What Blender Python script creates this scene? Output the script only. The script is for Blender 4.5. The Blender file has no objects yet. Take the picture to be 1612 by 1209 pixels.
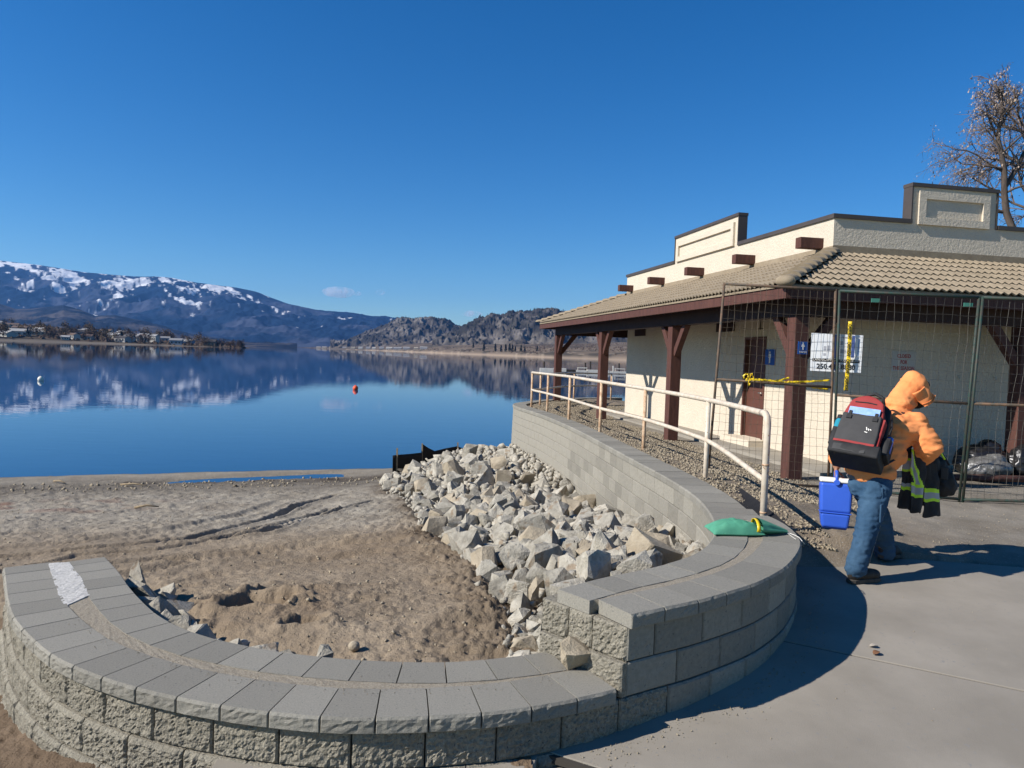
import bpy, bmesh, math, random
import numpy as np
from mathutils import Matrix, Vector, Quaternion
random.seed(7)
R = np.random.RandomState(11)
scene = bpy.context.scene
COL = scene.collection

# ------------------------------------------------------------------ camera
FPX, W0, H0 = 1170.0, 1612.0, 1209.0
ROLL, PITCH, CAMH = math.radians(1.936), math.radians(2.29), 1.52
cam_data = bpy.data.cameras.new('camera')
cam = bpy.data.objects.new('camera', cam_data); COL.objects.link(cam)
cam_data.sensor_width = 36.0; cam_data.sensor_fit = 'HORIZONTAL'
cam_data.lens = 36.0 * FPX / W0
cam_data.clip_start = 0.05; cam_data.clip_end = 60000
_F = Vector((0, math.cos(PITCH), -math.sin(PITCH)))
_R0 = Vector((1, 0, 0)); _U0 = Vector((0, math.sin(PITCH), math.cos(PITCH)))
_r = _R0 * math.cos(ROLL) + _U0 * math.sin(ROLL)
_u = -_R0 * math.sin(ROLL) + _U0 * math.cos(ROLL)
cam.matrix_world = Matrix(((_r.x, _u.x, -_F.x, 0), (_r.y, _u.y, -_F.y, 0), (_r.z, _u.z, -_F.z, CAMH), (0, 0, 0, 1)))
scene.camera = cam

# ------------------------------------------------------------------ sky, sun, exposure
SUN_EL = math.radians(35.7)
SUN_H = Vector((-0.9445, -0.3285)).normalized()
world = bpy.data.worlds.new('World'); scene.world = world; world.use_nodes = True
nt = world.node_tree; nt.nodes.clear()
sky = nt.nodes.new('ShaderNodeTexSky'); sky.sky_type = 'NISHITA'; sky.sun_disc = False
sky.sun_elevation = SUN_EL; sky.sun_rotation = math.atan2(SUN_H.x, SUN_H.y)
sky.altitude = 300; sky.air_density = 1.0; sky.dust_density = 0.0; sky.ozone_density = 3.5
bg = nt.nodes.new('ShaderNodeBackground'); bg.inputs['Strength'].default_value = 0.06
hsv = nt.nodes.new('ShaderNodeHueSaturation'); hsv.inputs['Saturation'].default_value = 1.36
wo = nt.nodes.new('ShaderNodeOutputWorld')
nt.links.new(sky.outputs[0], hsv.inputs['Color']); tint = nt.nodes.new('ShaderNodeMix'); tint.data_type = 'RGBA'; tint.blend_type = 'MULTIPLY'; tint.inputs['Factor'].default_value = 1; tint.inputs['B'].default_value = (0.97, 1.25, 1.46, 1)
nt.links.new(hsv.outputs[0], tint.inputs['A']); nt.links.new(tint.outputs['Result'], bg.inputs['Color']); nt.links.new(bg.outputs[0], wo.inputs['Surface'])
sun_data = bpy.data.lights.new('sun', 'SUN'); sun_data.energy = 5.0; sun_data.angle = math.radians(0.53)
sun_data.color = (1.0, 0.965, 0.92)
sun = bpy.data.objects.new('sun', sun_data); COL.objects.link(sun)
_s = Vector((SUN_H.x * math.cos(SUN_EL), SUN_H.y * math.cos(SUN_EL), math.sin(SUN_EL)))
sun.rotation_euler = _s.to_track_quat('Z', 'Y').to_euler(); sun.location = (-20, -5, 30)
vs = scene.view_settings
vs.view_transform = 'Standard'; vs.look = 'None'; vs.gamma = 1.0; vs.use_curve_mapping = False
vs.exposure = 0.42
scene.cycles.max_bounces = 8
scene.cycles.volume_bounces = 2

# ------------------------------------------------------------------ pixel helpers (used to read real positions off the photograph)
def ray(px, py):
    x = (px - 806) / FPX; y = (604.5 - py) / FPX
    xl = x * math.cos(ROLL) - y * math.sin(ROLL); yl = x * math.sin(ROLL) + y * math.cos(ROLL)
    return np.array([xl, math.cos(PITCH) + yl * math.sin(PITCH), yl * math.cos(PITCH) - math.sin(PITCH)])
CO = np.array([0, 0, CAMH])
def onz(px, py, z):
    d = ray(px, py); return CO + d * ((z - CAMH) / d[2])
def aty(px, py, Y):
    d = ray(px, py); return CO + d * (Y / d[1])

# ------------------------------------------------------------------ numpy noise
def _hash(i, j, k):
    n = (i.astype(np.int64) * 374761393 + j.astype(np.int64) * 668265263 + k.astype(np.int64) * 1274126177) & 0xffffffff
    n = ((n ^ (n >> 13)) * 1274126177) & 0xffffffff
    n = n ^ (n >> 16)
    return (n & 0xffff) / 32767.5 - 1.0
def vnoise(x, y, z=0.0):
    x = np.asarray(x, float); y = np.asarray(y, float); z = np.asarray(z, float) + x * 0
    xi, yi, zi = np.floor(x), np.floor(y), np.floor(z)
    fx, fy, fz = x - xi, y - yi, z - zi
    fx = fx * fx * (3 - 2 * fx); fy = fy * fy * (3 - 2 * fy); fz = fz * fz * (3 - 2 * fz)
    r = 0
    for a in (0, 1):
        for b in (0, 1):
            for c in (0, 1):
                r = r + _hash(xi + a, yi + b, zi + c) * (fx if a else 1 - fx) * (fy if b else 1 - fy) * (fz if c else 1 - fz)
    return r
def fbm(x, y, z=0.0, o=4, g=0.5):
    r = 0; a = 1.0; f = 1.0; t = 0
    for k in range(o):
        r = r + a * vnoise(np.asarray(x) * f + 17.3 * k, np.asarray(y) * f + 5.1 * k, np.asarray(z) * f + 9.7 * k); t += a; a *= g; f *= 2.03
    return r / t
def sstep(a, b, x):
    t = np.clip((np.asarray(x, float) - a) / (b - a), 0, 1); return t * t * (3 - 2 * t)

# ------------------------------------------------------------------ materials
WARM = (1.0, 0.945, 0.85)      # sun warmth moved into the surface colours, so sky-lit shade turns less blue
def _nodes(name):
    m = bpy.data.materials.new(name); m.use_nodes = True
    return m, m.node_tree, m.node_tree.nodes['Principled BSDF']
def mat(name, col, col2=None, scale=4.0, rough=0.8, bump=0.0, bscale=60.0, detail=6.0, metal=0.0, spec=0.35,
        rand=0.0, attr=None, bdist=0.01, bump2=0.0, b2scale=8.0, lo=0.35, hi=0.65, stretch=None, spots=None):
    """procedural surface: two mottled tones in world space, optional fine relief, optional per-object brightness."""
    col = tuple(c * k for c, k in zip(col, WARM)); col2 = tuple(c * k for c, k in zip(col2, WARM if not attr else (1, 1, 1))) if col2 else None
    m, t, b = _nodes(name)
    N, L = t.nodes, t.links
    geo = N.new('ShaderNodeNewGeometry'); pos = geo.outputs['Position']
    if stretch:
        mp = N.new('ShaderNodeMapping'); mp.inputs['Scale'].default_value = stretch; L.new(pos, mp.inputs['Vector']); pos = mp.outputs[0]
    if attr:
        at = N.new('ShaderNodeAttribute'); at.attribute_name = attr; c = at.outputs['Color']
        if col2:
            pass
    else:
        rgb = N.new('ShaderNodeRGB'); rgb.outputs[0].default_value = (*col, 1); c = rgb.outputs[0]
    nz = N.new('ShaderNodeTexNoise'); nz.inputs['Scale'].default_value = scale; nz.inputs['Detail'].default_value = detail; nz.inputs['Roughness'].default_value = 0.6
    L.new(pos, nz.inputs['Vector'])
    if col2:
        mr = N.new('ShaderNodeMapRange'); mr.inputs['From Min'].default_value = lo; mr.inputs['From Max'].default_value = hi
        L.new(nz.outputs['Fac'], mr.inputs['Value'])
        mx = N.new('ShaderNodeMix'); mx.data_type = 'RGBA'
        L.new(mr.outputs[0], mx.inputs['Factor']); L.new(c, mx.inputs['A'])
        if attr:
            ml = N.new('ShaderNodeMix'); ml.data_type = 'RGBA'; ml.blend_type = 'MULTIPLY'; ml.inputs['Factor'].default_value = 1
            L.new(c, ml.inputs['A']); ml.inputs['B'].default_value = (*col2, 1); L.new(ml.outputs['Result'], mx.inputs['B'])
        else:
            mx.inputs['B'].default_value = (*col2, 1)
        c = mx.outputs['Result']
    if spots:   # (colour, scale, threshold) small specks
        vz = N.new('ShaderNodeTexNoise'); vz.inputs['Scale'].default_value = spots[1]; vz.inputs['Detail'].default_value = 3
        L.new(geo.outputs['Position'], vz.inputs['Vector'])
        mr = N.new('ShaderNodeMapRange'); mr.inputs['From Min'].default_value = spots[2]; mr.inputs['From Max'].default_value = spots[2] + 0.06
        L.new(vz.outputs['Fac'], mr.inputs['Value'])
        mx = N.new('ShaderNodeMix'); mx.data_type = 'RGBA'; L.new(mr.outputs[0], mx.inputs['Factor']); L.new(c, mx.inputs['A']); mx.inputs['B'].default_value = (*spots[0], 1)
        c = mx.outputs['Result']
    if rand:
        oi = N.new('ShaderNodeObjectInfo'); mr = N.new('ShaderNodeMapRange'); mr.inputs['To Min'].default_value = 1 - rand; mr.inputs['To Max'].default_value = 1 + rand
        L.new(oi.outputs['Random'], mr.inputs['Value'])
        hs = N.new('ShaderNodeHueSaturation'); L.new(mr.outputs[0], hs.inputs['Value']); L.new(c, hs.inputs['Color']); c = hs.outputs[0]
    L.new(c, b.inputs['Base Color'])
    b.inputs['Roughness'].default_value = rough; b.inputs['Metallic'].default_value = metal; b.inputs['Specular IOR Level'].default_value = spec
    last = None
    for st, sc, dist in ((bump2, b2scale, bdist * 4), (bump, bscale, bdist)):
        if st:
            nb = N.new('ShaderNodeTexNoise'); nb.inputs['Scale'].default_value = sc; nb.inputs['Detail'].default_value = 5; nb.inputs['Roughness'].default_value = 0.65
            L.new(pos, nb.inputs['Vector'])
            bp = N.new('ShaderNodeBump'); bp.inputs['Strength'].default_value = st; bp.inputs['Distance'].default_value = dist
            L.new(nb.outputs['Fac'], bp.inputs['Height'])
            if last: L.new(last, bp.inputs['Normal'])
            last = bp.outputs[0]
    if last: L.new(last, b.inputs['Normal'])
    return m

# ------------------------------------------------------------------ objects
def tag(o, label=None, cat=None, group=None, kind=None):
    if label: o['label'] = label
    if cat: o['category'] = cat
    if group: o['group'] = group
    if kind: o['kind'] = kind
    return o
def thing(name, label, cat, loc=(0, 0, 0), group=None):
    o = bpy.data.objects.new(name, None); COL.objects.link(o); o.location = loc; o.empty_display_size = 0.2
    return tag(o, label, cat, group)
def _world(o):
    return Matrix.Identity(4) if o is None else _world(o.parent) @ o.matrix_parent_inverse @ o.matrix_basis if o.parent else o.matrix_basis.copy()
def attach(o, parent):
    """parent o while keeping the geometry it was given in world coordinates where it is"""
    if parent is not None:
        o.parent = parent; o.matrix_parent_inverse = _world(parent).inverted()
    return o
def link(name, verts, faces, mats, parent=None, smooth=False, midx=None, mesh=None, sharp=None):
    if mesh is None:
        mesh = bpy.data.meshes.new(name)
        if isinstance(verts, np.ndarray) and isinstance(faces, np.ndarray):
            fill_mesh(mesh, verts, faces)
        else:
            mesh.from_pydata([tuple(v) for v in verts], [], [tuple(f) for f in faces])
        for m in (mats if isinstance(mats, (list, tuple)) else [mats]): mesh.materials.append(m)
        if midx is not None: mesh.polygons.foreach_set('material_index', np.asarray(midx, np.int32))
        if smooth: mesh.polygons.foreach_set('use_smooth', np.ones(len(mesh.polygons), bool))
        mesh.update()
        if sharp is not None: mesh.set_sharp_from_angle(angle=math.radians(sharp))
    o = bpy.data.objects.new(name, mesh); COL.objects.link(o)
    return attach(o, parent)
def fill_mesh(mesh, v, f):
    n = f.shape[1]
    mesh.vertices.add(len(v)); mesh.vertices.foreach_set('co', np.ascontiguousarray(v, np.float32).ravel())
    mesh.loops.add(f.size); mesh.loops.foreach_set('vertex_index', np.ascontiguousarray(f, np.int32).ravel())
    mesh.polygons.add(len(f)); mesh.polygons.foreach_set('loop_start', np.arange(0, f.size, n, dtype=np.int32))
    mesh.update(calc_edges=True)
def color_attr(o, cols):
    a = o.data.color_attributes.new('Col', 'FLOAT_COLOR', 'POINT')
    c = np.ones((len(o.data.vertices), 4), np.float32); c[:, :3] = np.asarray(cols) * np.array(WARM)
    a.data.foreach_set('color', c.ravel())
def grid_faces(nr, nc):
    i = np.arange(nr * nc).reshape(nr, nc)
    return np.stack([i[:-1, :-1].ravel(), i[:-1, 1:].ravel(), i[1:, 1:].ravel(), i[1:, :-1].ravel()], 1)

class MB:
    """collects simple solids and links them as ONE mesh object"""
    def __init__(s): s.v = []; s.f = []; s.m = []
    def add(s, vs, fs, m=0):
        k = len(s.v); s.v += [tuple(map(float, p)) for p in vs]; s.f += [tuple(k + i for i in f) for f in fs]; s.m += [m] * len(fs); return s
    def hexa(s, p, m=0):        # 8 corners: bottom 0-3 ccw, top 4-7
        return s.add(p, [(3, 2, 1, 0), (4, 5, 6, 7), (0, 1, 5, 4), (1, 2, 6, 5), (2, 3, 7, 6), (3, 0, 4, 7)], m)
    def box(s, c, size, ax=None, m=0):
        c = np.array(c, float); X, Y, Z = ax if ax is not None else np.eye(3)
        X, Y, Z = np.array(X) * size[0] / 2, np.array(Y) * size[1] / 2, np.array(Z) * size[2] / 2
        return s.hexa([c - X - Y - Z, c + X - Y - Z, c + X + Y - Z, c - X + Y - Z, c - X - Y + Z, c + X - Y + Z, c + X + Y + Z, c - X + Y + Z], m)
    def bar(s, a, b, w, h, up=(0, 0, 1), m=0):
        a, b = np.array(a, float), np.array(b, float); Y = b - a; l = np.linalg.norm(Y); Y /= l
        X = np.cross(Y, up); X /= np.linalg.norm(X); Z = np.cross(X, Y)
        return s.box((a + b) / 2, (w, l, h), (X, Y, Z), m)
    def tube(s, pts, r, n=8, m=0, cap=True):
        pts = [np.array(p, float) for p in pts]; K = len(pts)
        rs = r if isinstance(r, (list, tuple, np.ndarray)) else [r] * K
        t0 = pts[1] - pts[0]; t0 /= np.linalg.norm(t0)
        nrm = np.cross(t0, (0, 0, 1.0)); 
        if np.linalg.norm(nrm) < 1e-3: nrm = np.cross(t0, (0, 1.0, 0))
        nrm /= np.linalg.norm(nrm); vs = []
        for i, p in enumerate(pts):
            t = pts[min(i + 1, K - 1)] - pts[max(i - 1, 0)]; t /= (np.linalg.norm(t) + 1e-12)
            nrm = nrm - t * (nrm @ t); nrm /= (np.linalg.norm(nrm) + 1e-12); bn = np.cross(t, nrm)
            for k in range(n):
                a = 2 * math.pi * k / n; vs.append(p + rs[i] * (math.cos(a) * nrm + math.sin(a) * bn))
        fs = [(i * n + k, i * n + (k + 1) % n, (i + 1) * n + (k + 1) % n, (i + 1) * n + k) for i in range(K - 1) for k in range(n)]
        if cap: fs += [tuple(range(n - 1, -1, -1)), tuple((K - 1) * n + k for k in range(n))]
        return s.add(vs, fs, m)
    def ball(s, c, r, n=10, k=6, ax=None, m=0):
        c = np.array(c, float); r = np.array(r if isinstance(r, (list, tuple, np.ndarray)) else [r] * 3, float); A = np.eye(3) if ax is None else np.array(ax)
        vs = [c + A.T @ (r * (0, 0, -1))]
        for i in range(1, k):
            p = -math.pi / 2 + math.pi * i / k
            for j in range(n):
                a = 2 * math.pi * j / n; vs.append(c + A.T @ (r * np.array((math.cos(p) * math.cos(a), math.cos(p) * math.sin(a), math.sin(p)))))
        vs.append(c + A.T @ (r * (0, 0, 1))); T = len(vs) - 1
        fs = [(0, 1 + (j + 1) % n, 1 + j) for j in range(n)]
        fs += [(1 + i * n + j, 1 + i * n + (j + 1) % n, 1 + (i + 1) * n + (j + 1) % n, 1 + (i + 1) * n + j) for i in range(k - 2) for j in range(n)]
        fs += [(1 + (k - 2) * n + j, 1 + (k - 2) * n + (j + 1) % n, T) for j in range(n)]
        return s.add(vs, fs, m)
    def prism(s, poly, d, m=0):   # poly: 3-D points of one face; d: extrusion vector
        n = len(poly); d = np.array(d, float); poly = [np.array(p, float) for p in poly]
        return s.add(poly + [p + d for p in poly], [tuple(range(n - 1, -1, -1)), tuple(range(n, 2 * n))] + [(i, (i + 1) % n, n + (i + 1) % n, n + i) for i in range(n)], m)
    def build(s, name, mats, parent=None, smooth=False, sharp=None, bevel=0):
        o = link(name, s.v, s.f, mats, parent, smooth, s.m, sharp=sharp)
        if bevel:
            b = o.modifiers.new('bevel', 'BEVEL'); b.width = bevel; b.segments = 2; b.limit_method = 'ANGLE'; b.angle_limit = math.radians(40); b.use_clamp_overlap = True
        return o
def capsule(mb, a, ra, b, rb, n=14):
    a, b = np.array(a, float), np.array(b, float)
    L = np.linalg.norm(b - a); t = (b - a) / L
    pts = []; rs = []
    for k in (0.15, 0.5, 0.8):
        pts.append(a - t * ra * math.sqrt(1 - (k) ** 2)); rs.append(ra * k)
    pts.append(a); rs.append(ra); pts.append((a + b) / 2); rs.append((ra + rb) / 2); pts.append(b); rs.append(rb)
    for k in (0.8, 0.5, 0.15):
        pts.append(b + t * rb * math.sqrt(1 - (k) ** 2)); rs.append(rb * k)
    mb.tube(pts, rs, n)
def blob(name, mb, voxel, m, parent=None, smooth_it=6, fold=0.0, fscale=14.0, fstretch=(1, 1, 1), cut=None):
    """one continuous skin over overlapping solids (voxel remesh + smoothing), with soft folds"""
    me = bpy.data.meshes.new('tmp'); me.from_pydata(mb.v, [], mb.f); o = bpy.data.objects.new('tmp', me); COL.objects.link(o)
    r = o.modifiers.new('r', 'REMESH'); r.mode = 'VOXEL'; r.voxel_size = voxel
    s = o.modifiers.new('s', 'SMOOTH'); s.iterations = smooth_it; s.factor = 0.5
    dg = bpy.context.evaluated_depsgraph_get(); ev = o.evaluated_get(dg)
    out = bpy.data.meshes.new_from_object(ev, depsgraph=dg)
    bpy.data.objects.remove(o)
    n = len(out.vertices); co = np.empty(n * 3, np.float32); out.vertices.foreach_get('co', co); co = co.reshape(-1, 3)
    for fold, fscale in ((fold if isinstance(fold, list) else [(fold, fscale)]) if fold else []):
        no = np.empty(n * 3, np.float32); out.vertex_normals.foreach_get('vector', no); no = no.reshape(-1, 3)
        q = co * np.array(fstretch) * fscale
        w = fbm(q[:, 0] + 0.8 * fbm(q[:, 1], q[:, 2], q[:, 0], 2), q[:, 1], q[:, 2], 3)
        rid = 1 - np.abs(w) * 2.4
        co = co + no * (fold * (rid - 0.4))[:, None]
    if fold: out.vertices.foreach_set('co', co.astype(np.float32).ravel())
    out.name = name; out.materials.clear()
    for q in (m if isinstance(m, (list, tuple)) else [m]): out.materials.append(q)
    out.polygons.foreach_set('use_smooth', np.ones(len(out.polygons), bool)); out.update()
    o = bpy.data.objects.new(name, out); COL.objects.link(o)
    return attach(o, parent)
def text_mesh(name, txt, size, m, origin, xd, yd, parent=None, extrude=0.0008, align='LEFT', squeeze=None, bold=0.0):
    cu = bpy.data.curves.new('t', 'FONT'); cu.body = txt; cu.size = size; cu.extrude = extrude; cu.align_x = align; cu.offset = bold; cu.resolution_u = 2
    o = bpy.data.objects.new('t', cu); COL.objects.link(o)
    dg = bpy.context.evaluated_depsgraph_get(); me = bpy.data.meshes.new_from_object(o.evaluated_get(dg), depsgraph=dg)
    bpy.data.objects.remove(o)
    xd = np.array(xd, float); yd = np.array(yd, float); xd /= np.linalg.norm(xd); yd /= np.linalg.norm(yd); zd = np.cross(xd, yd)
    co = np.array([v.co for v in me.vertices])
    if squeeze and len(co):
        w = co[:, 0].max() - co[:, 0].min(); co[:, 0] *= squeeze / w
    co = np.array(origin) + co[:, :1] * xd + co[:, 1:2] * yd + co[:, 2:3] * zd
    for v, c in zip(me.vertices, co): v.co = c
    me.materials.clear(); me.materials.append(m); me.name = name
    q = bpy.data.objects.new(name, me); COL.objects.link(q)
    return attach(q, parent)

class Path:
    """smooth polyline in plan with arc length; N is the normal on its right-hand side"""
    def __init__(s, pts, closed=False, sub=14):
        P = [np.array(p[:2], float) for p in pts]; P = [2 * P[0] - P[1]] + P + [2 * P[-1] - P[-2]]; out = []
        for i in range(1, len(P) - 2):
            for k in range(sub):
                t = k / sub
                out.append(0.5 * (2 * P[i] + (P[i + 1] - P[i - 1]) * t + (2 * P[i - 1] - 5 * P[i] + 4 * P[i + 1] - P[i + 2]) * t * t + (3 * P[i] - P[i - 1] - 3 * P[i + 1] + P[i + 2]) * t ** 3))
        out.append(P[-2]); s.p = np.array(out); d = np.linalg.norm(np.diff(s.p, axis=0), axis=1); s.s = np.concatenate([[0], np.cumsum(d)]); s.L = s.s[-1]
        tg = np.gradient(s.p, axis=0); tg /= np.linalg.norm(tg, axis=1)[:, None]
        for _ in range(6): tg[1:-1] = (tg[:-2] + 2 * tg[1:-1] + tg[2:]) / 4
        s.t = tg / np.linalg.norm(tg, axis=1)[:, None]
    def P(s, u):
        u = np.asarray(u, float); return np.stack([np.interp(u, s.s, s.p[:, 0]), np.interp(u, s.s, s.p[:, 1])], -1)
    def N(s, u):
        u = np.asarray(u, float); t = np.stack([np.interp(u, s.s, s.t[:, 0]), np.interp(u, s.s, s.t[:, 1])], -1)
        t /= np.linalg.norm(t, axis=-1)[..., None]; return np.stack([t[..., 1], -t[..., 0]], -1)
    def near(s, p):
        return s.s[np.argmin(((s.p - np.array(p[:2])) ** 2).sum(1))]

# ================================================================== LARGE STRUCTURE: ground, lake, hills
M = {}
M['sand'] = mat('sand', (1, 1, 1), (0.72, 0.70, 0.68), 1.7, 0.95, 0.9, 55, attr='Col', bdist=0.012, bump2=0.5, b2scale=14, spec=0.15)
M['lot'] = mat('compacted_grit', (1, 1, 1), (0.7, 0.7, 0.69), 2.3, 0.95, 0.9, 70, attr='Col', bdist=0.012, spec=0.15, spots=((0.34, 0.32, 0.29), 90, 0.62))
M['concrete'] = mat('broom_finished_concrete', (0.295, 0.275, 0.245), (0.225, 0.209, 0.184), 1.3, 0.9, 0.35, 160, detail=9, bdist=0.004, spec=0.25, bump2=0.12, b2scale=5, spots=((0.22, 0.205, 0.185), 38, 0.66))
M['land'] = mat('far_land', (1, 1, 1), None, attr='Col', rough=1.0, spec=0.0)

CL = np.array([(4.2, 25.9), (2.3, 24.8), (1.15, 22.6), (.48, 20), (.2, 18.3), (.25, 17.5), (.52, 16), (1.2, 12.5), (1.62, 8.7), (1.78, 6.8), (1.76, 6.2), (1.72, 5.7), (1.55, 4.95), (1.3, 4.4), (1.0, 4.05), (.7, 3.78), (.42, 3.58), (.2, 3.48), (0, 3.4), (-.4, 3.3), (-.7, 3.3), (-1.1, 3.37), (-1.55, 3.55), (-2.0, 3.85), (-2.4, 4.3), (-2.75, 4.7), (-3.08, 5.02)])
def inside(poly, x, y):
    c = np.zeros(x.shape, bool); n = len(poly)
    for i in range(n):
        x0, y0 = poly[i]; x1, y1 = poly[(i + 1) % n]
        if y0 == y1: continue
        k = ((y0 > y) != (y1 > y)) & (x < (x1 - x0) * (y - y0) / (y1 - y0) + x0)
        c ^= k
    return c
SAND_POLY = [tuple(p) for p in CL] + [(-3.3, 5.3), (-8, 6), (-120, 8), (-120, 70), (4.2, 70)]
_low = CL[17:][::-1]
XW_Y = np.array([3.67, 4.03, 4.25, 4.44, 4.9, 5.72, 6.23, 6.82, 8.63, 12.5, 16.08, 17.57, 18.25, 20.0, 22.5, 24.6])
XW_X = np.array([.26, .57, .89, 1.1, 1.33, 1.57, 1.64, 1.64, 1.47, 1.03, .35, .08, .05, .34, 1.0, 2.2])
def xwall(y): return np.interp(y, XW_Y, XW_X)
TRACKS = [  # wheel ruts pressed into the sand: points, depth, half width
    ([(-4.65, 6.76), (-4.01, 7.28), (-3.41, 7.93), (-3.1, 9.5), (-3.18, 11.56), (-2.95, 12.67)], .06, .075),
    ([(-3.05, 7.74), (-2.67, 8.18), (-2.55, 9.29), (-2.22, 10.76), (-1.96, 11.38)], .06, .07),
    ([(-4.6, 5.9), (-4.23, 6.14), (-3.98, 6.81), (-3.41, 7.23), (-3.08, 7.88), (-2.7, 8.9), (-2.5, 10.4)], .05, .065),
    ([(-4.4, 5.8), (-3.51, 6.38), (-3.05, 6.84), (-2.49, 7.26), (-1.68, 7.55)], .05, .09),
    ([(-4.0, 5.3), (-3.17, 5.86), (-2.78, 6.47), (-2.23, 6.86), (-1.62, 7.03), (-1.1, 7.1)], .045, .12),
    ([(-3.0, 6.55), (-2.3, 7.0), (-1.6, 7.3), (-.95, 7.75)], .035, .07),
    ([(-2.5, 5.7), (-1.9, 6.2), (-1.3, 6.5), (-.8, 6.6)], .02, .1),
    ([(-5.4, 6.9), (-4.6, 7.6), (-3.9, 8.6), (-3.6, 10.2), (-3.7, 12.0)], .035, .13),
]
def polydist(pts, x, y):
    d = np.full(x.shape, 9e9); 
    for (x0, y0), (x1, y1) in zip(pts[:-1], pts[1:]):
        ex, ey = x1 - x0, y1 - y0; t = np.clip(((x - x0) * ex + (y - y0) * ey) / (ex * ex + ey * ey), 0, 1)
        d = np.minimum(d, np.hypot(x - x0 - t * ex, y - y0 - t * ey))
    return d
TOE = np.array([(3.7, .2), (4.38, .2), (6.04, -.19), (7.47, -.63), (9.2, -1.0), (10.88, -1.31), (12.9, -2.0), (15.35, -2.45), (17.3, -2.4), (18.6, -1.6), (19.6, -.7)])
def toe(y): return np.interp(y, TOE[:, 0], TOE[:, 1])
def sand_base(x, y):
    yw = 18.8 + (x + 3.2) * 0.36; yw = np.where(x > -3.2, 18.8 + (x + 3.2) * 0.9, yw) + 0.25 * fbm(x * .6, y * .3, 3)
    q = yw - y
    z = -1.5 + np.interp(q, [-12, -2, 0, .6, 1.3, 2.2, 4, 7, 10, 13, 15.8, 17, 30], [-1.6, -.3, 0, .05, .05, .09, .25, .55, .85, 1.12, 1.36, 1.4, 1.5])
    pd = np.exp(-((x + 5.6) / 1.9) ** 4 - ((q - 1.25 + 0.12 * (x + 5.6)) / .42) ** 2); z = z - 0.10 * pd          # hollow that holds the puddle
    return z, q
def dirt_base(x, y): return np.interp(x, [-8, -3.2, -2.4, -1.9, -.5, .3, 1], [-.62, -.62, -.5, -.42, -.28, -.25, -.24])
def sand_z(x, y, detail=True):
    z, q = sand_base(x, y)
    ycl = np.where(x < -3.08, 5.02 + (-3.08 - x) * .35, np.interp(x, _low[:, 0], _low[:, 1]))
    ex = np.maximum(0, -3.1 - x) * .9
    w = sstep(-.12 - ex, .12 + ex, ycl - y) * (x < .6)
    z = z * (1 - w) + dirt_base(x, y) * w
    ti = np.interp(x, [-3.1, -2.6, -2.1, -1.6, -1.1, -.3, .2], [5.3, 4.93, 4.25, 3.86, 3.64, 3.57, 3.7]); z = z - .13 * np.exp(-((y - ti - .12) / .3) ** 2) * sstep(-3, -2.6, x) * sstep(-.8, -1.1, x) * (1 - w)
    if not detail: return z
    dry = 1 - sstep(-.2, 1.0, 1.6 - q)
    z = z - .7 * sstep(.15, .7, x - toe(y)) * sstep(3.9, 4.6, y) * (y < 21)
    n = 0.03 * fbm(x * 1.1, y * 1.1, 1, 4) + 0.016 * fbm(x * 5, y * 5, 2, 3) + .019 * (np.maximum(0, fbm(x * 11, y * 11, 31, 4, .6)) * 2 - .3) * (.25 + .75 * sstep(-.15, .3, fbm(x * 1.4, y * 1.4, 37, 3)))
    tm = np.ones_like(x)
    for pts, dep, hw in TRACKS: tm = np.minimum(tm, .15 + .85 * sstep(.1, .38, polydist(pts, x, y)))
    ch = sstep(7.2, 8.5, y) * sstep(15.4, 13.5, y)                                                                     # trampled sand
    n = n + tm * ch * 0.024 * (np.abs(fbm(x * 5.2, y * 4.2, 5, 4)) * 2 - .5) + 0.009 * fbm(x * 22, y * 22, 4, 3)
    for pts, dep, hw in TRACKS:
        d = polydist(pts, x + 0.03 * fbm(x * 2.5, y * 2.5, 8, 2), y)
        n = n + .85 * dep * (-np.exp(-(d / hw) ** 4) + .45 * np.exp(-((d - hw * 1.5) / (hw * .5)) ** 2)) * (0.9 + .5 * fbm(x * 2, y * 2, 11, 2)) * (1 + .25 * np.sin((x * 1.2 + y) * 38) * np.exp(-(d / hw) ** 2))
    # dug hole with its spoil, and the smaller scoop beside it
    def pit(cx, cy, r, dep, rim):
        d = np.hypot((x - cx) * .8 + (y - cy) * .45, (y - cy) * 1.35 - (x - cx) * .5) / r * (1 + .75 * fbm(x * 5, y * 5, 21, 4))
        return -dep * np.exp(-d ** 3.0) + rim * np.exp(-((d - 1.45) / .42) ** 2) * (.7 + .8 * fbm(x * 7, y * 7, 23, 3))
    n = n + pit(-1.62, 4.78, .2, .13, .075) + pit(-1.2, 4.4, .09, .06, .025) + pit(-1.95, 5.05, .12, .03, .02) + .022 * np.abs(fbm(x * 16, y * 16, 25, 4, .65)) * np.exp(-((x + 1.5) / .55) ** 2 - ((y - 4.75) / .5) ** 2) + .03 * np.exp(-(((x + 1.25) / .3) ** 2 + ((y - 5.15) / .22) ** 2)) * (1 + fbm(x * 6, y * 6, 33, 3))
    # windrow of loose dirt along the toe of the riprap, and crumbs near the wall
    tt = toe(y) - x; clod = np.abs(fbm(x * 12, y * 12, 41, 5, .62))
    n = n + .045 * np.exp(-((tt - .25) / .2) ** 2) * (y > 3.9) * (y < 12) * (.5 + 1.3 * clod) - .05 * np.exp(-((tt - .02) / .12) ** 2) * (y > 4) * (y < 12)
    n = n + .024 * clod * sstep(.9, .2, np.abs(tt)) * (y > 3.6) * (y < 14)
    n = n + .035 * np.abs(fbm(x * 8, y * 8, 51, 4)) * sstep(4.7, 4.0, y) * sstep(-1.5, -.6, x)
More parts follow.
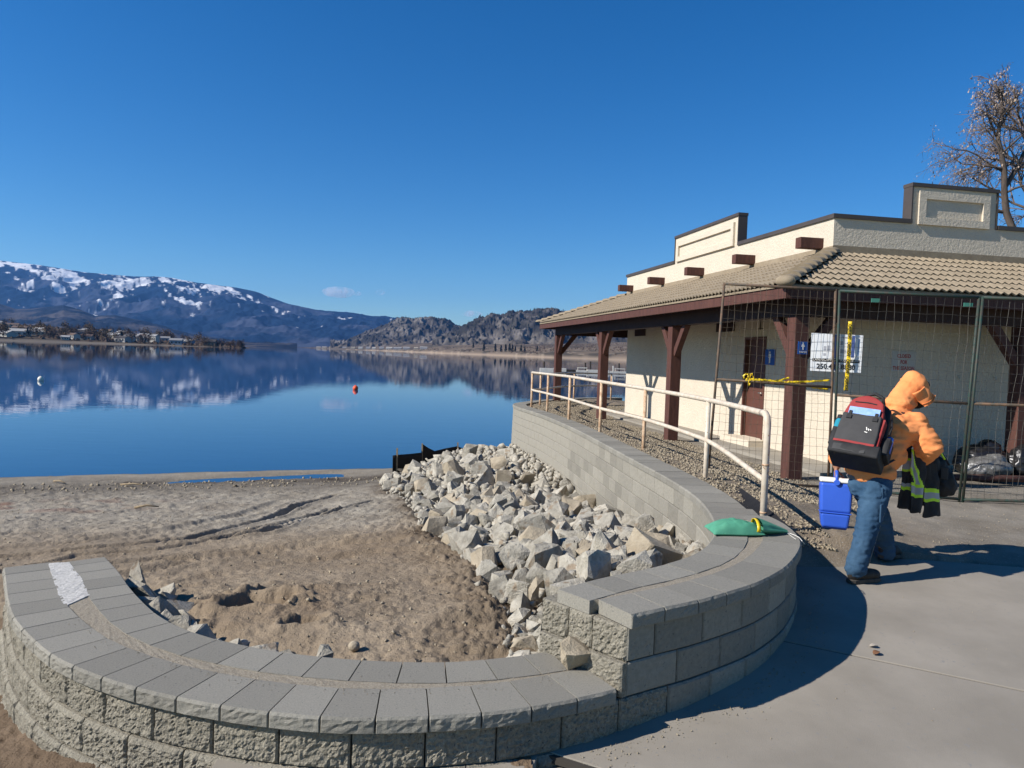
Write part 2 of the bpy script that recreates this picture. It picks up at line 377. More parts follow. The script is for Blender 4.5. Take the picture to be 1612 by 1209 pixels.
    n = n + .012 * np.maximum(0, fbm(x * 9, y * 9, 61, 3)) * sstep(8, 5, y)
    n = n + .05 * np.exp(-((y - 4.6 - .5 * (x + .1)) / .15) ** 2) * np.exp(-((x + .25) / .35) ** 2)
    rocky = np.exp(-((q - 2.6) / .9) ** 2) * sstep(-2, -6, x)
    n = n + rocky * .03 * np.abs(fbm(x * 6, y * 6, 71, 3))
    return z + n * (.25 + .75 * dry)
def terrain(name, ys, cols, zf, keep, cf, m):
    X = cols(ys[:, None]); Y = ys[:, None] + 0 * X
    Z = zf(X, Y); v = np.stack([X.ravel(), Y.ravel(), Z.ravel()], 1); f = grid_faces(*X.shape)
    c = v[f].mean(1); k = keep(c[:, 0], c[:, 1]); f = f[k][:, :]
    us = np.unique(f); mp = np.full(len(v), -1); mp[us] = np.arange(len(us)); v = v[us]; f = mp[f]
    o = link(name, v, f, m, smooth=True); color_attr(o, cf(v[:, 0], v[:, 1], v[:, 2])); return o
def sand_col(x, y, z):
    _, q = sand_base(x, y)
    c = np.array((0.282, 0.233, 0.176)) * np.ones((len(x), 1))
    def mixc(c, col, w): return c * (1 - w[:, None]) + np.array(col) * w[:, None]
    c = mixc(c, (0.325, 0.303, 0.262), sstep(7.0, 9.5, y) * .9)                             # drier, greyer upper beach
    c = mixc(c, (0.215, 0.163, 0.112), sstep(.1, .45, fbm(x * 1.3, y * 1.3, 81, 4)) * .55 * sstep(9, 6, y))
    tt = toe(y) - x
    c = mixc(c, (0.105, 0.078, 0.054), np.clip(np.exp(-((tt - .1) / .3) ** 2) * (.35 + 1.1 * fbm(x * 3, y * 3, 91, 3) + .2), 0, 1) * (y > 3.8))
    c = mixc(c, (0.15, 0.135, 0.115), np.exp(-((q - 2.6) / 1.7) ** 2) * .85); c = mixc(c, (0.07, 0.056, 0.045), np.clip(np.exp(-((q - 1.9) / .35) ** 2) * (x > -8) * (.6 + fbm(x * 2, y * 2, 99, 3)), 0, 1))               # damp belt above the waterline
    c = mixc(c, (0.085, 0.07, 0.058), sstep(.35, -.1, q) * .8)
    c = mixc(c, (0.20, 0.10, 0.075), np.clip(sstep(-.05, .35, fbm(x * 2, y * 2, 95, 3)), 0, 1) * np.exp(-((x + 7.2) / 1.6) ** 2 - ((y - 11.2) / .9) ** 2) * .9)   # reddish drift debris
    ycl = np.where(x < -3.08, 5.02 + (-3.08 - x) * .35, np.interp(x, _low[:, 0], _low[:, 1]))
    c = mixc(c, (0.17, 0.125, 0.088), ((y < ycl) & (x < .6)).astype(float) * .9)
    return c
_ys = np.concatenate([np.geomspace(2.0, 26, 640)])
def _sc(Y):
    s = np.concatenate([np.linspace(-4.5, -1.0, 50)[:-1], np.linspace(-1.0, .42, 620)]); return s[None, :] * Y
_low_keep = lambda x, y: inside(SAND_POLY, x, y) | ((x < -.75) & (y < 6.2)) | ((x < .14) & (y < 3.35))
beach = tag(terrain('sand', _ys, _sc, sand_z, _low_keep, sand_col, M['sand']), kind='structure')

SLAB_FAR = lambda x: 6.15 - .145 * (x - 2.51)
def pave_z(x, y): return np.interp(y, [0.2, 3.2, 4.6, 6, 8.5, 30], [-.42, -.235, -.11, -.045, 0.0, .03]) + 0 * x
def lot_z(x, y):
    z = pave_z(x, y); d = x - xwall(y) - .34
    z = z + .25 * (1 - sstep(0, 2.1, d)) * sstep(5.4, 6.6, y) * (1 - .55 * sstep(16, 24, y))
    under = (y < SLAB_FAR(x) + .02) & (d > .06 - 9 * (y < 5.5)); z = z - .05 * under
    loose = (1 - sstep(1.0, 2.6, d)) * sstep(5.4, 6.2, y)
    return z + .006 * fbm(x * 9, y * 9, 3, 3) + loose * (.05 * fbm(x * 1.7, y * 1.7, 5, 3) + .02 * np.abs(fbm(x * 10, y * 10, 7, 3)))
def lot_col(x, y, z):
    c = np.array((0.265, 0.245, 0.215)) * np.ones((len(x), 1)); d = x - xwall(y)
    w = ((1 - sstep(1.6, 2.8, d)) * sstep(5.2, 6, y))[:, None]; c = c * (1 - w) + np.array((0.25, 0.21, 0.165)) * w
    k = (sstep(.1, .5, fbm(x * 1.5, y * 1.5, 13, 4)) * .4)[:, None]; return c * (1 - k) + np.array((0.17, 0.145, 0.115)) * k
_lk = lambda x, y: ~inside(SAND_POLY, x, y) & (x > -1.0) & (y < 26) & ((x > .1) | (y > 3.3))
lot = tag(terrain('ground', np.concatenate([np.linspace(.3, 2.4, 12)[:-1], np.geomspace(2.4, 27, 330)]), lambda Y: np.concatenate([np.linspace(-1.0, 6, 330)[:-1], np.linspace(6, 45, 40)])[None, :] + 0 * Y, lot_z, _lk, lot_col, M['lot']), kind='structure')

# concrete pavement: three cast slabs with open joints
pave = thing('pavement', None, None); tag(pave, kind='structure')
def slab(keep_planes):
    bm = bmesh.new()
    ys = np.linspace(.4, 6.7, 26); xs = np.linspace(-1.2, 9, 24)
    vv = [[bm.verts.new((x, y, 0)) for x in xs] for y in ys]
    for i in range(len(ys) - 1):
        for j in range(len(xs) - 1): bm.faces.new((vv[i][j], vv[i][j + 1], vv[i + 1][j + 1], vv[i + 1][j]))
    for co, no in keep_planes:
        bmesh.ops.bisect_plane(bm, geom=bm.verts[:] + bm.edges[:] + bm.faces[:], plane_co=co, plane_no=no, clear_outer=True)
    for f in bm.faces[:]:
        c = f.calc_center_median()
        if inside(SAND_POLY, np.array([c.x]), np.array([c.y]))[0] : bm.faces.remove(f)
    top = bm.faces[:]
    r = bmesh.ops.extrude_face_region(bm, geom=top); low = [e for e in r['geom'] if isinstance(e, bmesh.types.BMVert)]
    lows = set(low)
    for v in bm.verts: v.co.z = float(pave_z(v.co.x, v.co.y)) + .0015 * math.sin(v.co.x * 1.3 + v.co.y) - (0 if v in lows else .045)
    bmesh.ops.recalc_face_normals(bm, faces=bm.faces)
    me = bpy.data.meshes.new('concrete_slab'); bm.to_mesh(me); bm.free(); me.materials.append(M['concrete'])
    o = bpy.data.objects.new('concrete_slab', me); COL.objects.link(o); attach(o, pave)
    b = o.modifiers.new('b', 'BEVEL'); b.width = .0035; b.segments = 2; b.limit_method = 'ANGLE'; b.angle_limit = math.radians(60)
    return o
def pl(a, b, side, off=0):
    a, b = np.array(a), np.array(b); t = (b - a) / np.linalg.norm(b - a); n = np.array([-t[1], t[0]]) * side; a = a + n * off
    return ((a[0], a[1], 0), (n[0], n[1], 0))
J1 = ((1.66, 4.37), (2.77, 3.88)); J2 = ((.26, 3.2), (.9, 2.89)); J3 = ((2.51, 6.15), (4.16, 5.91))
slab([pl(*J3, 1), pl(*J1, -1, -.009)])
slab([pl(*J1, 1, -.009), pl(*J2, -1, -.008)])
slab([pl(*J2, 1, -.008), pl((.2, 3.3), (-.1, 2.3), 1)])

M['joint'] = mat('dirty_joint', (0.05, 0.045, 0.04), None, rough=.95)
for a, b in (J1, J2):
    a, b = np.array(a), np.array(b); d = (b - a) / np.linalg.norm(b - a); mb = MB(); n_ = np.array((-d[1], d[0])); L = 3.4 if a[0] > 1 else .75
    for k in range(17):
        p, q = a + d * (L * k / 17 - .05), a + d * (L * (k + 1) / 17 - .05); z0, z1 = float(pave_z(0, p[1])) - .006, float(pave_z(0, q[1])) - .006
        mb.hexa([(*(p - n_ * .014), z0 - .03), (*(q - n_ * .014), z1 - .03), (*(q + n_ * .014), z1 - .03), (*(p + n_ * .014), z0 - .03), (*(p - n_ * .014), z0), (*(q - n_ * .014), z1), (*(q + n_ * .014), z1), (*(p + n_ * .014), z0)])
    mb.build('joint_filler', M['joint'], pave)
# lake
mw, t, b = _nodes('lake_water')
b.inputs['Base Color'].default_value = (0.006, 0.04, 0.105, 1); b.inputs['Roughness'].default_value = 0.015; b.inputs['IOR'].default_value = 1.333
geo = t.nodes.new('ShaderNodeNewGeometry'); mp = t.nodes.new('ShaderNodeMapping'); mp.inputs['Scale'].default_value = (.5, 1.2, 1)
t.links.new(geo.outputs['Position'], mp.inputs['Vector'])
nz = t.nodes.new('ShaderNodeTexNoise'); nz.inputs['Scale'].default_value = 1.6; nz.inputs['Detail'].default_value = 3; t.links.new(mp.outputs[0], nz.inputs['Vector'])
bp = t.nodes.new('ShaderNodeBump'); bp.inputs['Strength'].default_value = 0.045; bp.inputs['Distance'].default_value = .05
t.links.new(nz.outputs['Fac'], bp.inputs['Height']); t.links.new(bp.outputs[0], b.inputs['Normal'])
tag(link('lake_water', [(-13500, 5, -1.5), (13500, 5, -1.5), (13500, 12500, -1.5), (-13500, 12500, -1.5)], [(0, 1, 2, 3)], mw), kind='structure')
tag(link('lake_bed', [(-200, 4, -3.2), (200, 4, -3.2), (200, 300, -3.2), (-200, 300, -3.2)], [(0, 1, 2, 3)], M['lot']), kind='structure')
color_attr(bpy.data.objects['lake_bed'], np.array([(.1, .09, .08)] * 4))

# far land
def landform(name, pxs, tops, yf, yr, rows, shape, colf, zf=-2.0, back=1.12, gully=0, gs=1.0, jag=0.0):
    """a range of hills: skyline through the given bearings at distance yr, slope running down to distance yf"""
    px = np.asarray(pxs, float); top = np.interp(px, [p[0] for p in tops], [p[1] for p in tops])
    yfv = np.interp(px, *zip(*yf)) if isinstance(yf, list) else np.full(px.shape, float(yf))
    yrv = np.interp(px, *zip(*yr)) if isinstance(yr, list) else np.full(px.shape, float(yr))
    zt = np.array([aty(a, c, y)[2] for a, c, y in zip(px, top, yrv)])
    xl = np.array([ray(a, 557 + (a - 806) * .0338)[0] for a in px])
    t = np.linspace(0, back, rows)[:, None]
    Y = yfv + (yrv - yfv) * t; X = xl * Y
    tt = np.minimum(t, 1)
    Z = zf + (zt - zf) * shape(tt) * np.where(t > 1, 1 - (t - 1) * 4, 1)
    L = (zt - zf).max()
    if gully:
        g = 1 - 2 * np.abs(fbm(X / (L * .55 * gs), Y / (L * 1.0 * gs), 3.3, 5)); g2 = fbm(X / (L * .2 * gs), Y / (L * .3 * gs), 8.8, 4)
        Z = Z + gully * L * (g * .7 + g2 * .5) * np.clip(tt * (1 - tt) * 4, 0, 1) ** .8
    if jag: Z = Z + jag * np.maximum(0, fbm(px[None, :] / 2.2, t * 60, 1.7, 2)) * sstep(.5, 1, tt)
    v = np.stack([X.ravel(), Y.ravel(), Z.ravel()], 1)
    o = link(name, v, grid_faces(rows, len(px)), M['land'], smooth=True)
    T = (tt + 0 * X).ravel(); PX = (px[None, :] + 0 * X).ravel()
    color_attr(o, colf(PX, T, v)); tag(o, kind='structure')
    return o, (px, xl, yfv, yrv, X, Y, Z)
def mixv(a, b, w): return a * (1 - w[:, None]) + np.array(b) * w[:, None]
def mount_col(px, t, v):
    x, y, z = v[:, 0], v[:, 1], v[:, 2]
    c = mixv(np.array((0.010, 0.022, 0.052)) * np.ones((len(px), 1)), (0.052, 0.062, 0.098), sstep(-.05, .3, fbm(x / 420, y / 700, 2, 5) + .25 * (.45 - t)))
    k = z / 820.
    n = fbm(px / 46 - t * 1.6, t * 7 + px / 60, 4, 5, .62) + .36 * fbm(px / 5, t * 26, 6, 3) + .3 * fbm(px / 13, t * 16, 16, 3)
    rim = np.interp(px, [-200, 0, 150, 215, 250, 300, 480, 640], [.5, .45, .3, .38, .34, .1, .05, -.3])
    s = sstep(.18, .36, n + .5 * (k - .5) * (k < .5) + .6 * rim * sstep(.86, .99, t) + .13 * sstep(.42, .8, k) - .35 * sstep(.34, .16, k) - .05)
    return mixv(c, (.74, .76, .80), s * .95)
mt_pro = [(-500, 400), (-200, 404), (0, 410), (60, 417), (130, 428), (170, 432), (210, 435), (240, 435), (268, 437), (310, 445), (370, 453), (400, 459), (430, 470), (455, 479), (480, 485), (500, 489), (545, 492), (580, 497), (610, 500), (650, 503), (700, 512), (760, 524), (850, 530), (1000, 540)]
landform('snowy_mountain', np.arange(-420, 1000, 1.6), mt_pro, 4600, 8200, 190, lambda t: .72 * t ** 1.35 + .28 * t ** .6 * sstep(0, 1, t), mount_col, gully=.13, gs=.8)
def foot_col(px, t, v):
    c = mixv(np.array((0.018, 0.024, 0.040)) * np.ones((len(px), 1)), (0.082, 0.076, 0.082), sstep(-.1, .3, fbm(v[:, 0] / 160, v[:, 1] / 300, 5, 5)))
    return c
landform('foothill', np.arange(-420, 470, 2.0), [(-500, 450), (-60, 468), (0, 478), (25, 486), (50, 486), (100, 480), (125, 487), (150, 497), (180, 496), (230, 506), (262, 515), (300, 527), (350, 538), (400, 546), (470, 549)], 2600, 4300, 90, lambda t: t ** 1.25, foot_col, gully=.12, gs=.9)
def rock_col(px, t, v):
    x, y, z = v[:, 0], v[:, 1], v[:, 2]
    n = fbm(x / 85, z / 46, y / 120, 5, .6)
    c = mixv(np.array((0.04, 0.038, 0.038)) * np.ones((len(px), 1)), (0.18, 0.165, 0.155), sstep(-.25, .45, n))
    c = mixv(c, (0.135, 0.115, 0.095), sstep(.30, .08, t))
    return mixv(c, (0.03, 0.03, 0.03), sstep(.1, .3, fbm(x / 90, z / 50, 12, 4)) * .8 * sstep(.2, .4, t))
hillA = landform('rocky_hill', np.arange(520, 780, .8), [(520, 548), (548, 543), (565, 536), (580, 526), (600, 517), (612, 510), (625, 504), (640, 502), (650, 505), (668, 500.5), (690, 502), (702, 504), (712, 510), (722, 516), (735, 523), (760, 534), (780, 545)], 2700, 3500, 130, lambda t: .55 * t ** 1.3 + .45 * sstep(0, .8, t), rock_col, gully=.26, gs=.6, jag=9)
hillB = landform('rocky_hill', np.arange(680, 1700, 1.0), [(680, 548), (700, 538), (716, 525), (735, 513), (752, 505), (775, 498), (800, 494), (812, 492), (832, 493), (845, 488), (862, 487), (880, 491), (905, 496), (950, 505), (1000, 512), (1100, 524), (1700, 520)], 2050, 2750, 150, lambda t: .5 * t ** 1.3 + .5 * sstep(.05, .85, t), rock_col, gully=.25, gs=.6, jag=8)
def bench_col(px, t, v):
    x, y, z = v[:, 0], v[:, 1], v[:, 2]
    c = mixv(np.array((0.155, 0.125, 0.10)) * np.ones((len(px), 1)), (0.075, 0.066, 0.056), sstep(-.1, .35, fbm(x / 26, y / 60, 3, 4)))
    c = mixv(c, (0.30, 0.25, 0.20), sstep(.25, .45, fbm(x / 9, y / 18, 31, 3)) * .7 * sstep(.4, .2, t))
    return mixv(c, (0.30, 0.24, 0.19), sstep(.012, .004, t))
bench = landform('shore_bench', np.concatenate([np.arange(340, 1000, 1.5), np.arange(1000, 1900, 8)]), [(340, 547.2), (480, 547), (560, 544.5), (600, 543), (660, 540), (760, 540), (880, 541), (1000, 538), (1900, 545)], [(340, 4300), (480, 3300), (566, 2500), (700, 1650), (870, 1150), (1000, 1050), (1900, 900)], [(340, 4700), (480, 3900), (566, 3300), (700, 2700), (870, 2300), (1900, 2200)], 80, lambda t: .12 * sstep(0, .02, t) + .88 * t ** .8, bench_col, zf=-2.2)
def spit_col(px, t, v):
    x, y = v[:, 0], v[:, 1]
    c = mixv(np.array((0.10, 0.082, 0.066)) * np.ones((len(px), 1)), (0.045, 0.04, 0.036), sstep(-.1, .3, fbm(x / 14, y / 30, 3, 4)))
    return mixv(c, (0.21, 0.185, 0.16), sstep(.028, .012, t))
spit = landform('low_spit', np.arange(-420, 396, 2.0), [(-420, 494), (0, 510), (60, 512), (100, 517), (200, 526), (300, 536), (365, 543.5), (392, 547), (396, 548)], [(-420, 540), (0, 640), (388, 800), (396, 815)], [(-420, 1000), (0, 1050), (300, 1000), (388, 870), (396, 825)], 60, lambda t: .1 * sstep(0, .03, t) + .9 * t ** .9, spit_col, zf=-2.0)
def on_land(L, px, t):
    pxa, xl, yf, yr, X, Y, Z = L[1]; i = int(np.argmin(np.abs(pxa - px))); rows = X.shape[0]
    Yq = yf[i] + (yr[i] - yf[i]) * t; return Vector((float(np.interp(Yq, Y[:, i], X[:, i])), float(Yq), float(np.interp(Yq, Y[:, i], Z[:, i]))))
# haze: one closed box of pale air round the camera and everything built; sky and clouds lie outside it
hz = MB().box((0, 6400, 495), (28000, 13000, 1000)).build('haze', [], None); tag(hz, kind='stuff')
mh = bpy.data.materials.new('haze_air'); mh.use_nodes = True; mh.node_tree.nodes.clear()
pv = mh.node_tree.nodes.new('ShaderNodeVolumePrincipled'); mo = mh.node_tree.nodes.new('ShaderNodeOutputMaterial')
pv.inputs['Color'].default_value = (0.20, 0.50, 1.0, 1); pv.inputs['Density'].default_value = 4.0e-5; pv.inputs['Anisotropy'].default_value = 0.3
mh.node_tree.links.new(pv.outputs[0], mo.inputs['Volume']); hz.data.materials.append(mh)

# ================================================================== RETAINING WALLS
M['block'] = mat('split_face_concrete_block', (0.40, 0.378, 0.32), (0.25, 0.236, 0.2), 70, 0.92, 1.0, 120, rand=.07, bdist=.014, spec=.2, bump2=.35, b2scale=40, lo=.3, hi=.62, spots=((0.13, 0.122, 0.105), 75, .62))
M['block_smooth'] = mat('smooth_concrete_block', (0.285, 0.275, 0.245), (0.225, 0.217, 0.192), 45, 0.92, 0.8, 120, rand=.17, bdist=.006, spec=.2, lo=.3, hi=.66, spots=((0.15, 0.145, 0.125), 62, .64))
M['cap'] = mat('cap_stone_concrete', (0.29, 0.283, 0.256), (0.198, 0.193, 0.175), 120, 0.9, 0.8, 190, rand=.13, bdist=.005, spec=.2, lo=.25, hi=.7, bump2=.12, b2scale=9, spots=((0.11, 0.107, 0.098), 85, .645))
M['mortar'] = mat('sandy_mortar', (0.44, 0.40, 0.335), (0.26, 0.23, 0.185), 130, 0.95, 1.0, 170, bdist=.012, spec=.15)
M['core'] = mat('wall_core', (0.2, 0.19, 0.17), (0.15, 0.14, 0.125), 20, 0.95, spec=.1)
M['white_mortar'] = mat('fresh_white_mortar', (0.60, 0.60, 0.60), (0.40, 0.40, 0.39), 45, 0.95, 0.9, 90, bdist=.008)

LO = [(-3.30, 4.86), (-3.09, 4.57), (-2.88, 4.28), (-2.62, 3.96), (-2.25, 3.61), (-2.0, 3.43), (-1.7, 3.27), (-1.44, 3.17), (-1.2, 3.1), (-.95, 3.05), (-.69, 3.025), (-.45, 3.04), (-.19, 3.08), (.04, 3.14), (.28, 3.24), (.52, 3.37)]
UO = [(.59, 3.41), (.76, 3.52), (.94, 3.635), (1.13, 3.78), (1.32, 3.94), (1.48, 4.11), (1.67, 4.36), (1.86, 4.69), (1.98, 4.97), (2.05, 5.3), (2.05, 5.66), (1.96, 6.0), (1.9, 6.25)]
ALL_OUT = Path(LO + UO[1:])
UPO = Path(UO)
INN = [(.25, 3.73), (.41, 3.87), (.58, 4.01), (.76, 4.14), (.92, 4.27), (1.1, 4.45), (1.26, 4.68), (1.39, 4.95), (1.5, 5.3), (1.585, 5.72), (1.635, 6.2), (1.645, 6.8), (1.59, 7.6), (1.47, 8.65), (1.26, 10.6), (1.03, 12.5), (.7, 14.5), (.36, 16.1), (.13, 17.3), (.05, 18.2), (.1, 19.1), (.34, 20.2), (1.0, 22.4), (2.2, 24.5), (3.6, 25.6)]
INP = Path(INN)
LI = [(-2.83, 5.17), (-2.55, 4.83), (-2.3, 4.5), (-1.98, 4.13), (-1.75, 3.93), (-1.52, 3.79), (-1.3, 3.7), (-1.07, 3.63), (-.69, 3.575), (-.28, 3.585), (.03, 3.67), (.24, 3.76)]
LIP = Path(LI); LOP = Path(LO)
def ztilt(y): return -.17 * sstep(15, 25, y)

def block(path, sa, sb, z0, z1, off, depth, side, parent, name, m, rough=.0, nu=2, nv=2, ch=.012, seed=0.0, top_ch=None, gap=.003, tilt=False):
    """one masonry unit: its outer face follows the curved wall, is split rough or left smooth, and has worn arrises"""
    sa += gap; sb -= gap; L = sb - sa; Hh = z1 - z0; tc = ch if top_ch is None else top_ch
    us = np.array([0, ch / L] + [ch / L + (1 - 2 * ch / L) * k / nu for k in range(1, nu)] + [1 - ch / L, 1])
    vs = np.array([0, ch / Hh] + [ch / Hh + (1 - (ch + tc) / Hh) * k / nv for k in range(1, nv)] + [1 - tc / Hh, 1])
    U, Vv = np.meshgrid(us, vs); S = sa + U * L; Zz = z0 + Vv * Hh
    P = path.P(S); N = path.N(S) * side
    eu = np.minimum(1, np.minimum(U, 1 - U) * L / ch); ev = np.minimum(1, Vv * Hh / ch) ; et = np.minimum(1, (1 - Vv) * Hh / tc)
    pull = np.where((eu < .5) | (ev < .5), ch, 0) + np.where(et < .5, tc * .9, 0); pull = np.minimum(pull, max(ch, tc))
    d = off - pull
    if rough: d = d + rough * (fbm(S * 30 + seed, Zz * 32, seed, 4, .8) * 1.0 + .75 * fbm(S * 85 + seed, Zz * 85, seed + 5, 2)) * np.minimum(1, np.minimum(np.minimum(U, 1 - U) * L, np.minimum(Vv, 1 - Vv) * Hh) / .012 + .15)
    XY = P + N * d[..., None]
    if tilt: Zz = Zz + ztilt(XY[..., 1])
    V = np.concatenate([XY, Zz[..., None]], -1).reshape(-1, 3); nr, nc = U.shape
    f = [tuple(q) if side < 0 else tuple(q) for q in grid_faces(nr, nc)]
    back = []
    for k, s_ in enumerate((sa, sb)):
        p = path.P(s_) + path.N(s_) * side * (off - depth)
        # keep neighbours from crossing on tight bends
        for z in (z0, z1): back.append((p[0], p[1], z + (float(ztilt(p[1])) if tilt else 0)))
    n0 = len(V); V = list(map(tuple, V)) + back          # n0: a bottom, n0+1: a top, n0+2: b bottom, n0+3: b top
    bot = [i for i in range(nc)]; top = [(nr - 1) * nc + i for i in range(nc)]; lef = [i * nc for i in range(nr)]; rig = [i * nc + nc - 1 for i in range(nr)]
    f += [tuple(bot[::-1] + [n0, n0 + 2]), tuple(top + [n0 + 3, n0 + 1]), tuple(lef + [n0 + 1, n0]), tuple(rig[::-1] + [n0 + 2, n0 + 3]), (n0, n0 + 1, n0 + 3, n0 + 2)]
    if side < 0: f = [tuple(q[::-1]) for q in f]
    if parent == 'raw': return V, f
    return link(name, V, f, m, parent, sharp=None)
def joints(L, l, off, lo=0.0):
    s = [lo]; x = lo + off
    while x < L - .09:
        if x > lo + .05: s.append(x)
        x += l * random.uniform(.985, 1.015)
    s.append(L); return s

# ---- low curved planter wall
loc = (-1.2, 3.3, -.5)
low_wall = thing('retaining_wall', 'low curved planter wall of split-face grey blocks with a flat cap in the foreground', 'wall', loc)
sT = LOP.L
for k, z1 in enumerate((-.07, -.235, -.40, -.565)):
    end = ALL_OUT.L if k == 0 else (ALL_OUT.near((2.0, 5.1)) if k == 1 else ALL_OUT.near((.2, 3.2)))
    js = joints(end, .312, (.156 if k % 2 else .30))
    for a, b in zip(js[:-1], js[1:]):
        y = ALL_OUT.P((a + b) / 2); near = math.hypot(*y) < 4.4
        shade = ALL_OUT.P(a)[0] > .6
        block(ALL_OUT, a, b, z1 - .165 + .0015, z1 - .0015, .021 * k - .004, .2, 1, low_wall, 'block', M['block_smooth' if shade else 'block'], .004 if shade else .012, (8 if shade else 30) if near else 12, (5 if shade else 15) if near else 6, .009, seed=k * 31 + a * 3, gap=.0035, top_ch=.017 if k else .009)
js = joints(sT, .222, .18)
for a, b in zip(js[:-1], js[1:]):
    block(LOP, a, b, -.069, 0 + random.uniform(-.0005, .0005), .022, .268, 1, low_wall, 'cap_stone', M['cap'], .007, 10, 4, .004, seed=a * 7 + 3, top_ch=.011, gap=.0028)
js = joints(LIP.L, .205, .12)
for a, b in zip(js[:-1], js[1:]):
    block(LIP, a, b, -.069, 0 + random.uniform(-.0005, .0005), .012, .236, -1, low_wall, 'cap_stone', M['cap'], .002, 3, 2, .004, seed=a * 5, top_ch=.008, gap=.0028)
js = joints(LIP.L, .31, .15)
for k in range(3):
    js = joints(LIP.L, .31, .15 + .15 * (k % 2))
    for a, b in zip(js[:-1], js[1:]): block(LIP, a, b, -.235 - .165 * k, -.0715 - .165 * k, -.004, .16, -1, low_wall, 'block', M['block'], .006, 4, 3, .008, seed=a + k * 9, gap=.0035)
def strip(pa, pb, na, nb, oa, ob, z, th, name, m, parent, s0=0., s1=1., n=60, wob=0.0, rag=0.0):
    ra, rb = np.linspace(s0, s1, n) * pa.L, np.linspace(s0, s1, n) * pb.L
    oa = oa + rag * fbm(ra * 13, ra * 3, 2, 4)[:, None]; ob = ob + rag * fbm(rb * 13, rb * 3, 7, 4)[:, None]
    A = pa.P(ra) - pa.N(ra) * na * oa; B = pb.P(rb) - pb.N(rb) * nb * ob; rows = []
    for t in (0, .2, .5, .8, 1): rows.append(A * (1 - t) + B * t)
    X = np.stack(rows, 1).reshape(-1, 2); Zt = z + (.004 * fbm(X[:, 0] * 20, X[:, 1] * 20, 4, 3)) + wob * fbm(X[:, 0] * 60, X[:, 1] * 60, 1, 2)
    V = np.concatenate([X, Zt[:, None]], 1); f = grid_faces(n, 5); f = f[:, ::-1]
    nb_ = len(V); Vb = V.copy(); Vb[:, 2] = z - th; V2 = np.concatenate([V, Vb]); F = [tuple(q) for q in f] 
    i = np.arange(n * 5).reshape(n, 5); ring = list(i[:, 0]) + list(i[-1, 1:]) + list(i[::-1, -1][1:]) + list(i[0, ::-1][1:-1])
    F += [(ring[k], ring[(k + 1) % len(ring)], ring[(k + 1) % len(ring)] + nb_, ring[k] + nb_) for k in range(len(ring))]
    return link(name, V2, F, m, parent)
strip(LOP, LIP, 1, -1, .239, .218, -.004, .04, 'mortar_strip', M['mortar'], low_wall, .02, 1, 90)
strip(LOP, LIP, 1, -1, .10, .10, -.052, .9, 'wall_core', M['core'], low_wall, .01, 1, 60)
strip(LOP, LIP, 1, -1, .232, .212, .0012, .02, 'mortar_patch', M['white_mortar'], low_wall, .005, .225, 60, .0015, rag=.007)['label'] = 'strip of fresh white mortar'

# ---- taller curved wall
up_wall = thing('retaining_wall', 'tall curved wall of smooth grey blocks running from the pavement to the lake', 'wall', (1.5, 5, -.2))
for k, z1 in enumerate((.26, .095)):
    js = joints(UPO.L, .335, (.33 if k else .18))
    for a, b in zip(js[:-1], js[1:]):
        block(UPO, a, b, z1 - .165 + .0015, z1 - .0015, .004 * k - .02, .2, 1, up_wall, 'block', M['block_smooth'], .0035, 10, 6, .007, seed=k * 13 + a, gap=.003)
E1 = Path([(.19, 3.82), (.40, 3.60), (.575, 3.425)], sub=6)
E0 = Path([(.18, 3.79), (.39, 3.575), (.555, 3.40)], sub=6)
for k, (pth, z1) in enumerate(((E1, .26), (E0, .095))):
    js = [0, pth.L * (.34 if k == 0 else .55), pth.L * .62, pth.L] if k == 0 else [0, pth.L * .48, pth.L]
    for a, b in zip(js[:-1], js[1:]):
        block(pth, a, b, z1 - .165 + .0015, z1 - .0015, .0, .22, -1 if False else 1, up_wall, 'block', M['block'], .013, 20, 14, .009, seed=k * 5 + a * 9, gap=.003)
mb = MB(); mb.prism([(.275, 3.80, -.3), (.565, 3.46, -.3), (.80, 3.66, -.3), (.53, 3.98, -.3)], (0, 0, .552)); mb.build('wall_core', M['core'], up_wall)
# caps: two rows with a mortar strip up to the sandbag, one row beyond it
s_end = UPO.near((2.02, 5.75))
js = joints(s_end, .225, .215)
for a, b in zip(js[:-1], js[1:]):
    block(UPO, a, b, .261, .33 + random.uniform(-.0012, .0012), .006, .245, 1, up_wall, 'cap_stone', M['cap'], .005, 8, 4, .004, seed=a * 3 + 1, top_ch=.012, gap=.0025)
s_in0, s_in1 = INP.near((.27, 3.75)), INP.near((1.58, 5.62))
js = joints(s_in1, .215, .2, s_in0)
for a, b in zip(js[:-1], js[1:]):
    block(INP, a, b, .261, .33 + random.uniform(-.0012, .0012), .012, .225, -1, up_wall, 'cap_stone', M['cap'], .002, 3, 2, .004, seed=a, top_ch=.01, gap=.0025)
js = joints(INP.L, .205, .2, s_in1)
for a, b in zip(js[:-1], js[1:]):
    near = INP.P(a)[1] < 12
    block(INP, a, b, .261, .33 + random.uniform(-.002, .002), .014, .33 if INP.P(a)[1] > 6.0 else .38, -1, up_wall, 'cap_stone', M['cap'], .002, 3 if near else 2, 2, .005, seed=a, top_ch=.012, gap=.003, tilt=True)
_a = Path([UPO.P(s) for s in np.linspace(.02, s_end, 16)]); _b = Path([INP.P(s) for s in np.linspace(s_in0 + .02, s_in1, 16)])
strip(_a, _b, 1, -1, .232, .206, .326, .05, 'mortar_strip', M['mortar'], up_wall, 0.0, 1, 60)
strip(_a, _b, 1, -1, .12, .10, .27, .9, 'wall_core', M['core'], up_wall, 0.03, 1, 40)
